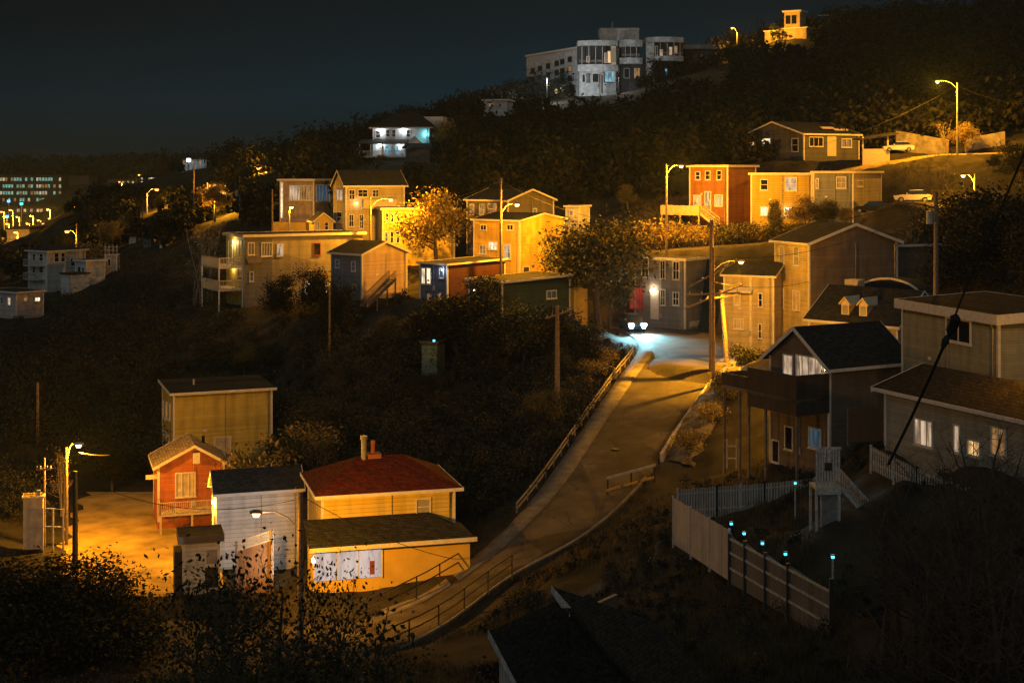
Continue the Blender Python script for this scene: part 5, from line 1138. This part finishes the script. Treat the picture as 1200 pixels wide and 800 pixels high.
# ================================================================== plants
def leaf_arrays(C_, size, R, up=.0):
    n = len(C_); a = R.normal(size=(n, 3)); a /= np.linalg.norm(a, axis=1)[:, None]; b_ = R.normal(size=(n, 3)); b_ -= (b_ * a).sum(1)[:, None] * a; b_ /= np.linalg.norm(b_, axis=1)[:, None]
    s = (size * R.uniform(.6, 1.35, n))[:, None]
    V = np.stack([C_ - a * s, C_ + b_ * s * .55, C_ + a * s, C_ - b_ * s * .55], 1).reshape(-1, 3)
    return V, np.arange(4 * n).reshape(n, 4)
def skeleton(seed, h_, r, limbs=9, sub=3, bare=False, stems=1):
    R = random.Random(seed); mb = MB(); tips = []
    for st in range(stems):
        sx, sy = (R.uniform(-.35, .35), R.uniform(-.35, .35)) if stems > 1 else (0, 0); hh = h_ * R.uniform(.75, 1) if stems > 1 else h_
        lx, ly = R.uniform(-.12, .12) * h_ * (2 if stems > 1 else 1), R.uniform(-.08, .08) * h_
        tr = [Vector((sx + lx * t * t + .03 * h_ * math.sin(4 * t + seed + st), sy + ly * t, hh * .86 * t - (.4 if t == 0 else 0))) for t in (0, .2, .4, .6, .8, 1)]
        r0 = .028 * h_ / (stems ** .5); mb.tube(tr, [r0 * 1.25, r0, r0 * .8, r0 * .55, r0 * .35, r0 * .12], 7)
        tips += [tr[5], tr[4]]
        for i in range(limbs):
            t = R.uniform(.28, .95); k = min(4, int(t * 5)); p = tr[k].lerp(tr[k + 1], t * 5 - k); an = i * 2.4 + R.uniform(-.5, .5); ln = r * R.uniform(.55, 1.05) * (1.15 - .55 * t)
            e = p + Vector((math.cos(an) * ln, math.sin(an) * ln, ln * R.uniform(.25, .95))); m_ = p.lerp(e, .5) + Vector((0, 0, -.08 * ln)); rr = r0 * .42 * (1.2 - t)
            mb.tube([p, m_, e], [rr, rr * .7, rr * .2], 5); tips += [e, m_.lerp(e, .5)]
            for j in range(sub):
                q = m_.lerp(e, R.uniform(0, .9)); f = q + Vector((R.uniform(-1, 1), R.uniform(-1, 1), R.uniform(.1, .9))) * ln * .5; mb.tube([q, f], [rr * .45, rr * .12], 4); tips += [f]
                if bare:
                    for z in range(2):
                        g_ = q.lerp(f, R.uniform(.3, 1)); mb.tube([g_, g_ + Vector((R.uniform(-1, 1), R.uniform(-1, 1), R.uniform(0, 1))) * ln * .28], [rr * .2, rr * .07], 3)
    return mb, tips
PROTO = {}
def proto(key, seed, h_, r, n, ls, leaf, limbs=10, sub=3, stems=1, bare=False, sig=.11, bark='bark'):
    mb, tips = skeleton(seed, h_, r, limbs, sub, bare, stems); R = np.random.default_rng(seed)
    t_o = mb.build('trunk', M[bark]); tm = t_o.data; bpy.data.objects.remove(t_o); cm = None
    if n:
        T = np.array(tips); wgt = R.uniform(.2, 1, len(T)) ** 1.5; pick = R.choice(len(T), n, p=wgt / wgt.sum())
        C_ = T[pick] + R.normal(size=(n, 3)) * [sig * r * 2, sig * r * 2, sig * r * 1.6]; C_[:, 2] = np.maximum(C_[:, 2], .2)
        V, Q = leaf_arrays(C_, ls, R); cm = np_mesh('crown', V, Q, M[leaf], link=False)
    PROTO[key] = (tm, cm, 'stems' if stems > 1 else 'trunk')
proto('broad', 3, 8, 3.4, 8000, .145, 'leaf', 13, 4); proto('tall', 5, 9, 2.5, 7000, .14, 'leaf', 14, 3); proto('dark', 8, 7, 3.2, 7000, .145, 'leaf_dark', 12, 4)
proto('gold', 12, 8, 2.9, 7000, .14, 'leaf_gold', 13, 4); proto('shrub', 15, 2.2, 1.5, 1300, .11, 'leaf', 8, 3, 4); proto('goldshrub', 18, 2.2, 1.6, 1300, .11, 'leaf_gold', 8, 3, 4)
proto('darkshrub', 21, 2.4, 1.7, 1400, .12, 'leaf_dark', 8, 3, 4); proto('bare', 23, 5, 1.7, 0, 0, None, 11, 5, 3, True, bark='twig'); proto('birch', 27, 9, 1.6, 260, .1, 'leaf_gold', 7, 3, 5, True, bark='pale_bark')
proto('near', 31, 6.4, 1.75, 1900, .052, 'leaf_near', 18, 6, 2, True, .1); proto('sapling', 37, 3.4, .8, 160, .07, 'leaf_near', 8, 3, 2, True, .12)
def plant(key, px, D, s, label, group=None, name='tree', cat=None, rz=None, dz=0, sx=1.0, topy=None):
    X = xx(px, D); z = tz(X, D) + dz; tm, cm, tn = PROTO[key]
    if topy is not None:
        hp = max(v.co.z for v in (cm or tm).vertices); s = (zz(topy, D) - z) / hp
    o = empty(name, (X, D, z), random.uniform(0, 6.28) if rz is None else rz, label, cat or ('shrub' if 'shrub' in name else 'tree'), group); o.scale = (s * sx, s * sx, s)
    t = bpy.data.objects.new(tn, tm); col.objects.link(t); t.parent = o
    if cm: c = bpy.data.objects.new('crown', cm); col.objects.link(c); c.parent = o
    return o
plant('near', 305, 25, 1, 'near tree with small dark leaves rising from the bottom edge', topy=612, rz=.6, sx=.95); plant('near', 240, 27, 1, 'thin leaning tree left of the near leafy tree', topy=655, rz=2.2, sx=.75); plant('near', 372, 26, 1, 'leafy tree branch clump right of the near pole', topy=640, rz=4.0, sx=.62)
plant('near', 330, 21, 1, 'lowest near bush filling the bottom left foreground', topy=715, rz=1.2, sx=1.25); plant('near', 270, 22, 1, 'low near bush with scattered leaves at the bottom edge', topy=690, rz=5.2, sx=.9)
plant('near', 432, 24, 1, 'small near shrub poking up before the lower road railing', topy=742, rz=3.1, sx=.8, name='shrub'); plant('sapling', 405, 60, 1, 'thin bare sapling before the lower road', topy=690, rz=.4)
plant('gold', 512, 186, 1, 'golden tree glowing in front of the yellow three storey house', topy=214, sx=1.0); plant('broad', 702, 164, 1, 'large olive green tree left of the grey terrace', topy=238, sx=1.25); plant('broad', 668, 170, 1, 'olive tree behind the low dark green house', topy=262, sx=.95); plant('tall', 716, 172, 1, 'tree whose leaves touch the red lit window', topy=285, sx=.85); plant('tall', 735, 205, 1, 'dim tree behind the rust red house', topy=215, sx=1.1)
plant('dark', 330, 168, 1, 'round dark bush tree before the olive house bay', topy=312, sx=.85); plant('dark', 372, 166, 1, 'wide dark tree before the lower windows of the olive house', topy=305, sx=1.0); plant('dark', 402, 162, 1, 'dark shrub below the small gabled house', topy=325, sx=.8, name='shrub')
plant('birch', 232, 184, 1, 'cluster of pale bare trunks left of the lit balconies', topy=262, sx=.9); plant('birch', 246, 186, 1, 'pale bare trunks right behind the first cluster', topy=252, sx=.8)
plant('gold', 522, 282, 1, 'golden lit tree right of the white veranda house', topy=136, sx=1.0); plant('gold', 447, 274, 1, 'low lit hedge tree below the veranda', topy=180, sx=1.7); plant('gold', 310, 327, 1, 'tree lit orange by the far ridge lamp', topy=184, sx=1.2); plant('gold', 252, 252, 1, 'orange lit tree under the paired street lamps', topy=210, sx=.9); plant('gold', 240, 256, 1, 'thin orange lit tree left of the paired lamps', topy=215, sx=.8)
plant('gold', 128, 250, 1, 'brown autumn tree right of the balconied white house', topy=256, sx=1.2); plant('gold', 150, 262, 1, 'reddish autumn tree on the left slope', topy=250, sx=1.3); plant('goldshrub', 107, 240, 1, 'round orange lit bush behind the white box house', topy=278, sx=1.1, name='shrub'); plant('gold', 186, 300, 1, 'tree lit by the leaning lamp', topy=228, sx=.9); plant('broad', 42, 300, 1, 'lit tree below the harbour parking lamps', topy=275, sx=1.3); plant('broad', 15, 290, 1, 'dim tree at the far left edge', topy=285, sx=1.2)
G = 'lit shrubs along the upper lane'
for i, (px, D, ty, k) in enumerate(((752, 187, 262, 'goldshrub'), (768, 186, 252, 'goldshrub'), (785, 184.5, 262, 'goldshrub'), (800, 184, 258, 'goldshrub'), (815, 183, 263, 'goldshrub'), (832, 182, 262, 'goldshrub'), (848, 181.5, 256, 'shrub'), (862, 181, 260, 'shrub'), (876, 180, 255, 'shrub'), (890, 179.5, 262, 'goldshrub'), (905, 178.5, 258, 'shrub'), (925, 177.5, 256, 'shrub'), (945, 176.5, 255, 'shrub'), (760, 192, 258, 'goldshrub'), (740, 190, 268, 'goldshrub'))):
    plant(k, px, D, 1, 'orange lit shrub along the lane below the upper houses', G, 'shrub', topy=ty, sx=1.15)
plant('tall', 908, 178.5, 1, 'thin small tree before the yellow house wall', topy=233, sx=.6); plant('broad', 968, 173, 1, 'wide shrubby tree before the grey upper house', topy=228, sx=1.1); plant('gold', 945, 174, 1, 'leafy small tree at the yellow house corner', topy=224, sx=.85); plant('gold', 992, 172, 1, 'orange lit bush beside the dark parked car', topy=240, sx=1.0, name='shrub')
plant('birch', 1108, 206, 1, 'bare spiky tree lit by the lone hill lamp', topy=138, sx=.9); plant('gold', 1132, 206, 1, 'leafy tree behind the lone hill lamp pole', topy=140, sx=1.0); plant('dark', 1075, 225, 1, 'dark tree behind the lit bank wall', topy=142, sx=1.6)
for i, (px, D, ty, l) in enumerate(((1150, 150, 205, 'dark tree mass right of the tall bare pole'), (1185, 145, 215, 'dark tree at the right edge above the green house'), (1118, 160, 218, 'dim tree just right of the pale parked car'), (1165, 185, 178, 'dim brown tree below the hill edge wall'), (1195, 175, 160, 'tall dim tree cut by the right picture edge'), (1215, 130, 240, 'black tree outside the right edge'), (1130, 145, 262, 'low black tree behind the green house roof'))): plant('dark', px, D, 1, l, topy=ty, sx=1.25)
G = 'bare shrubs before the low grey house'
for i, (px, D, ty) in enumerate(((1050, 66, 560), (1085, 64, 555), (1110, 66, 505), (1135, 62, 520), (1160, 60, 500), (1185, 58, 510), (1150, 54, 590), (1105, 56, 620), (1190, 50, 560), (1070, 58, 640), (1125, 72, 498), (1172, 70, 470), (1190, 82, 430), (1172, 84, 440))):
    plant('bare', px, D, 1, 'leafless brown shrub with thin upright twigs before the low grey house', G, 'bare_shrub', 'shrub', topy=ty, sx=1.0)
plant('dark', 60, 92, 1, 'big black hedge tree in the lower left corner', topy=640, sx=1.7); plant('dark', 115, 90, 1, 'black hedge tree left of the wire fence', topy=652, sx=1.5); plant('dark', 10, 90, 1, 'black hedge tree at the left picture edge', topy=650, sx=1.5); plant('darkshrub', 150, 88, 1, 'black shrub before the wire fence', topy=690, sx=1.2, name='shrub'); plant('dark', 18, 124, 1, 'dark tree behind the storage cabinet', topy=575, sx=1.1)
G = 'black low shrubs under the corner hedge'
for (px, D, ty) in ((-5, 86, 700), (30, 85, 715), (62, 86, 712), (95, 86, 716), (128, 87, 712), (160, 86, 725), (45, 88, 690), (110, 88, 690), (145, 92, 700)): plant('darkshrub', px, D, 1, 'black low shrub filling the foot of the lower left hedge', G, 'shrub', topy=ty, sx=1.3)
plant('shrub', 345, 126, 1, 'pale shrub right of the mustard house', topy=500, sx=1.5, name='shrub'); plant('goldshrub', 365, 128, 1, 'dull gold shrub above the black roof', topy=492, sx=1.4, name='shrub'); plant('shrub', 330, 130, 1, 'small pale shrub against the mustard house side', topy=505, sx=1.2, name='shrub'); plant('bare', 375, 122, 1, 'leafless shrub behind the red roof', topy=498, sx=1.1, name='bare_shrub', cat='shrub')
plant('goldshrub', 300, 122, 1, 'small shrub growing above the red house roof edge', topy=512, sx=.9, name='shrub')
plant('birch', 72, 125, 1, 'bare tree standing dim behind the yard lamp', topy=520, sx=.8)
plant('darkshrub', 600, 66, 1, 'dark shrub before the pale board gable', topy=765, sx=.9, name='shrub')

G = 'trees on the dark slope'; RT = random.Random(4)
for i in range(30):
    px, D = RT.uniform(120, 690), RT.uniform(124, 160); 
    if (180 < px < 340 and D < 152) or (340 < px < 600 and D < 128): continue
    k = RT.choice(['broad', 'dark', 'tall', 'bare', 'dark', 'birch']); plant(k, px, D, RT.uniform(.32, .62) * (1.3 if k == 'bare' else 1), 'small tree among the scrub on the dark slope between the street levels', G, sx=RT.uniform(.9, 1.3))
for (px, D, ty, k, l) in ((536, 152, 333, 'dark', 'dark tree hiding the corner between the blue house and the green house'), (575, 149, 358, 'dark', 'black bushy tree below the green house front'), (612, 149, 350, 'broad', 'dim tree before the long side of the green house'), (648, 149, 346, 'dark', 'black tree at the right end of the green house'), (560, 156, 322, 'tall', 'slim dark tree against the maroon wall'), (682, 150, 372, 'dark', 'black round tree left of the headlights'), (500, 155, 352, 'dark', 'low black tree under the blue house')):
    plant(k, px, D, 1, l, topy=ty, sx=1.25)
G = 'shrubs beside the guard rail'
for (px, D, ty) in ((700, 146, 418), (716, 150, 408), (684, 142, 438), (668, 137, 452), (702, 151, 402), (650, 130, 478), (632, 125, 510)): plant('goldshrub', px - 6, D, 1, 'yellowish shrub on the bank left of the guard rail', G, 'shrub', topy=ty, sx=1.2)
G = 'shrubs on the rock bank'
RT = random.Random(9)
for i in range(26):
    v = ROCK[RT.randint(3, 37), RT.randint(6, 17)]; px = CX + v[0] / v[1] * F; k = RT.choice(['shrub', 'goldshrub', 'darkshrub', 'bare']); sc_ = RT.uniform(.35, .8) * (.4 if k == 'bare' else 1)
    o = plant(k, px, v[1], sc_, 'small shrub growing on the rock bank by the road', G, 'shrub', sx=1.2); o.location.z = v[2] - .15
# ---- masses nobody could count
def inside(x, y, m=.8):
    bad = np.zeros(len(x), bool)
    for (A0, u, v, w, dp) in FOOT:
        dx, dy = x - A0[0], y - A0[1]; a = dx * u[0] + dy * u[1]; b_ = dx * v[0] + dy * v[1]; bad |= (a > -m) & (a < w + m) & (b_ > -m - .5) & (b_ < dp + m)
    for (C_, H_, fade, drop) in BL:
        d = np.sqrt((x[:, None] - C_[None, :, 0]) ** 2 + (y[:, None] - C_[None, :, 1]) ** 2); j = d.argmin(1); bad |= d[np.arange(len(x)), j] < H_[j] + m
    return bad
VIEW += [(232, 272, 254, 266), (163, 192, 300, 250), (296, 320, 326, 214), (28, 70, 400, 272), (596, 700, 398, 116), (617, 757, 397, 111), (757, 850, 398, 92), (885, 950, 432, 52), (100, 240, 238, 292), (425, 516, 278, 186), (567, 596, 333, 132), (0, 75, 640, 262), (160, 245, 410, 214), (120, 160, 600, 214), (745, 900, 140, 437), (700, 790, 118, 575), (560, 705, 95, 690), (380, 600, 84, 770),
         (780, 985, 70, 745), (900, 985, 90, 620), (855, 975, 103, 545), (95, 240, 100, 680), (1010, 1130, 200, 188), (1035, 1110, 168, 246), (985, 1045, 172, 258), (1019, 1200, 74, 560), (1050, 1200, 88, 460), (612, 745, 100, 612), (0, 60, 400, 286), (400, 560, 92, 735), (740, 1035, 176, 300), (955, 1035, 86, 640), (350, 545, 96, 712), (700, 780, 164, 398)]
def scatter(regs, seed, m=.8):
    R = np.random.default_rng(seed); out = []
    for (p0, p1, D0, D1, n, h0, h1) in regs:
        px = R.uniform(p0, p1, n); D = np.exp(R.uniform(math.log(D0), math.log(D1), n)); x = (px - CX) / F * D; hh = h0 + (h1 - h0) * R.uniform(0, 1, n) ** 1.6; ok = ~inside(x, D, m)
        px, D, x, hh = px[ok], D[ok], x[ok], hh[ok]; z = th(x, D); top = HY + (CZ - z - hh) * F / D; bad = np.zeros(len(x), bool); mw = 1.0 * hh * F / D * .5
        for (a, b_, Dv, pv) in VIEW: bad |= (px > a - mw) & (px < b_ + mw) & (D < Dv) & (top < pv)
        out.append(np.stack([x, D, z, hh], -1)[~bad])
    return np.concatenate(out)
def mass(name, pos, leaves, size, m_, seed, wid=.55, blobs=4):
    R = np.random.default_rng(seed); n = len(pos); H_ = pos[:, 3]
    bc = R.normal(size=(n, blobs, 3)) * [wid * .5, wid * .5, .17] + [0, 0, .55]; bc *= H_[:, None, None]
    k = R.integers(0, blobs, (n, leaves)); C_ = bc[np.arange(n)[:, None], k] + np.clip(R.normal(size=(n, leaves, 3)), -1.7, 1.7) * [wid * .3, wid * .3, .19] * H_[:, None, None]
    C_[..., 2] = np.abs(C_[..., 2]); C_ += pos[:, None, :3]; V, Q = leaf_arrays(C_.reshape(-1, 3), size, R)
    o = np_mesh(name, V, Q, M[m_]); return tag(o, kind='stuff')
P_ = scatter([(-80, 260, 120, 240, 420, 1.5, 5), (180, 480, 122, 172, 420, 1.2, 4), (440, 700, 112, 156, 520, .8, 3.2), (560, 735, 118, 162, 260, .6, 2.2), (0, 190, 139, 200, 200, 2, 6)], 1)
tag(mass('wooded_slope', P_, 230, .13, 'scrub', 2), 'dark tangled scrub covering the slope between the street levels', 'scrub')
P_ = scatter([(600, 1260, 60, 112, 420, .25, 1.1), (560, 800, 66, 105, 300, .2, .7), (-60, 420, 64, 92, 380, .3, 1.6), (1040, 1260, 110, 175, 260, 1.2, 5), (690, 1000, 152, 200, 260, .4, 1.6)], 3, .4)
tag(mass('garden_scrub', P_, 120, .085, 'scrub', 4), 'low dark weeds and bushes on the near banks and gardens', 'scrub')
P_ = scatter([(180, 620, 225, 400, 700, 2.5, 8), (520, 1260, 215, 430, 2000, 2.5, 8), (-60, 260, 250, 420, 260, 2, 6), (440, 900, 380, 470, 260, 3, 7), (900, 1260, 420, 470, 260, 3, 8)], 5)
tag(mass('hill_woodland', P_, 150, .5, 'leaf_hill', 6), 'black woodland covering the hill up to the crest', 'woodland')
P_ = scatter([(-100, 700, 700, 1500, 900, 6, 14)], 8); tag(mass('far_woodland', P_, 60, 1.6, 'leaf_hill', 9), 'dark far shore woodland behind the harbour lights', 'woodland')
# grass blades
gp = scatter([(380, 1000, 62, 112, 9000, .2, .6), (0, 420, 66, 100, 3500, .2, .6), (560, 760, 112, 160, 3500, .2, .6), (740, 1120, 168, 210, 3000, .3, .7)], 21, .2)
R = np.random.default_rng(3); nb = 7; n = len(gp); base_ = np.repeat(gp[:, :3], nb, 0) + np.column_stack([R.normal(size=(n * nb, 2)) * .22, np.zeros(n * nb)]); hh = np.repeat(gp[:, 3], nb) * R.uniform(.5, 1.2, n * nb); an = R.uniform(0, 6.28, n * nb); w_ = np.column_stack([np.cos(an), np.sin(an), an * 0]) * .02; ln = np.column_stack([R.normal(size=(n * nb, 2)) * .3, np.ones(n * nb)]) * hh[:, None]
V = np.stack([base_ - w_, base_ + w_, base_ + ln + w_ * .3, base_ + ln - w_ * .3], 1).reshape(-1, 3); o = np_mesh('dry_grass', V, np.arange(len(V)).reshape(-1, 4), M['grass']); tag(o, 'dry grass on the road banks and gardens', 'grass', kind='stuff')

# ================================================================== sky, light, camera
w = bpy.data.worlds.new('World'); sc.world = w; w.use_nodes = True; N, L = w.node_tree.nodes, w.node_tree.links; bg = N['Background']
tc = N.new('ShaderNodeTexCoord'); sp = N.new('ShaderNodeSeparateXYZ'); L.new(tc.outputs['Generated'], sp.inputs[0])
r = N.new('ShaderNodeValToRGB'); E_ = r.color_ramp.elements
E_[0].position = 0.0; E_[0].color = (.0075, .0085, .008, 1); E_[1].position = 1; E_[1].color = (.07, .074, .066, 1)
for p, c in ((.02, (.005, .012, .0135)), (.05, (.0012, .019, .03)), (.11, (.003, .009, .0135)), (.16, (.006, .009, .0105)), (.45, (.075, .082, .076))): e = E_.new(p); e.color = (*c, 1)
n = N.new('ShaderNodeTexNoise'); n.inputs['Scale'].default_value = 3; n.inputs['Detail'].default_value = 3; L.new(tc.outputs['Generated'], n.inputs['Vector'])
ma = N.new('ShaderNodeMath'); ma.operation = 'MULTIPLY_ADD'; ma.inputs[1].default_value = .04; L.new(n.outputs['Fac'], ma.inputs[0]); L.new(sp.outputs['Z'], ma.inputs[2])
sb = N.new('ShaderNodeMath'); sb.operation = 'SUBTRACT'; sb.inputs[1].default_value = .02; L.new(ma.outputs[0], sb.inputs[0]); L.new(sb.outputs[0], r.inputs['Fac'])
mr = N.new('ShaderNodeMapRange'); mr.inputs['From Min'].default_value = -.36; mr.inputs['From Max'].default_value = .02; mr.inputs['To Min'].default_value = .4; mr.inputs['To Max'].default_value = .78; L.new(sp.outputs['X'], mr.inputs['Value'])
mq = N.new('ShaderNodeMix'); mq.data_type = 'RGBA'; mq.blend_type = 'MULTIPLY'; mq.inputs['Factor'].default_value = 1; L.new(r.outputs['Color'], mq.inputs['A']); L.new(mr.outputs['Result'], mq.inputs['B']); L.new(mq.outputs['Result'], bg.inputs['Color']); bg.inputs['Strength'].default_value = 1.0
sl = bpy.data.lights.new('night_glow', 'SUN'); sl.energy = .27; sl.color = (.95, 1, .99); sl.angle = math.radians(70); so = bpy.data.objects.new('night_glow', sl); col.objects.link(so)
so.rotation_euler = (math.radians(58), 0, math.radians(-18)); so.location = (0, -20, 80)
cd = bpy.data.cameras.new('camera'); cd.lens = 50.0; cd.sensor_width = 36; cd.shift_y = -200 / 1200; cd.clip_end = 8000; cd.clip_start = .5
co = bpy.data.objects.new('camera', cd); col.objects.link(co); co.location = (0, 0, CZ); co.rotation_euler = (PI / 2, 0, 0); sc.camera = co
sc.view_settings.view_transform = 'Standard'; sc.view_settings.look = 'None'; sc.view_settings.exposure = 0; sc.view_settings.gamma = 1; sc.view_settings.use_curve_mapping = False
sc.render.engine = 'CYCLES'; cy = sc.cycles; cy.use_denoising = True
try: cy.denoiser = 'OPENIMAGEDENOISE'
except Exception: pass
cy.sample_clamp_indirect = 2.0; cy.max_bounces = 5; cy.diffuse_bounces = 3; cy.use_light_tree = True; cy.caustics_reflective = False; cy.caustics_refractive = False

# ---- night air: pale even haze added for lamp halos and lifted blacks, sky outside
hz = MB(); hz.box(-1750, -30, CZ - 420, 1750, 2760, CZ + 140); hm, nt, b = new_mat('night_haze'); N, L = nt.nodes, nt.links
N.remove(b); v = N.new('ShaderNodeVolumePrincipled'); v.inputs['Color'].default_value = (.62, .86, 1, 1); v.inputs['Density'].default_value = HAZE; v.inputs['Anisotropy'].default_value = .2
L.new(v.outputs['Volume'], N['Material Output'].inputs['Volume']); ho = hz.build('haze', hm); tag(ho, 'thin night haze added in the air for lamp halos', 'haze', kind='stuff')
cy.volume_bounces = 0; cy.volume_step_rate = 10; cy.volume_max_steps = 64
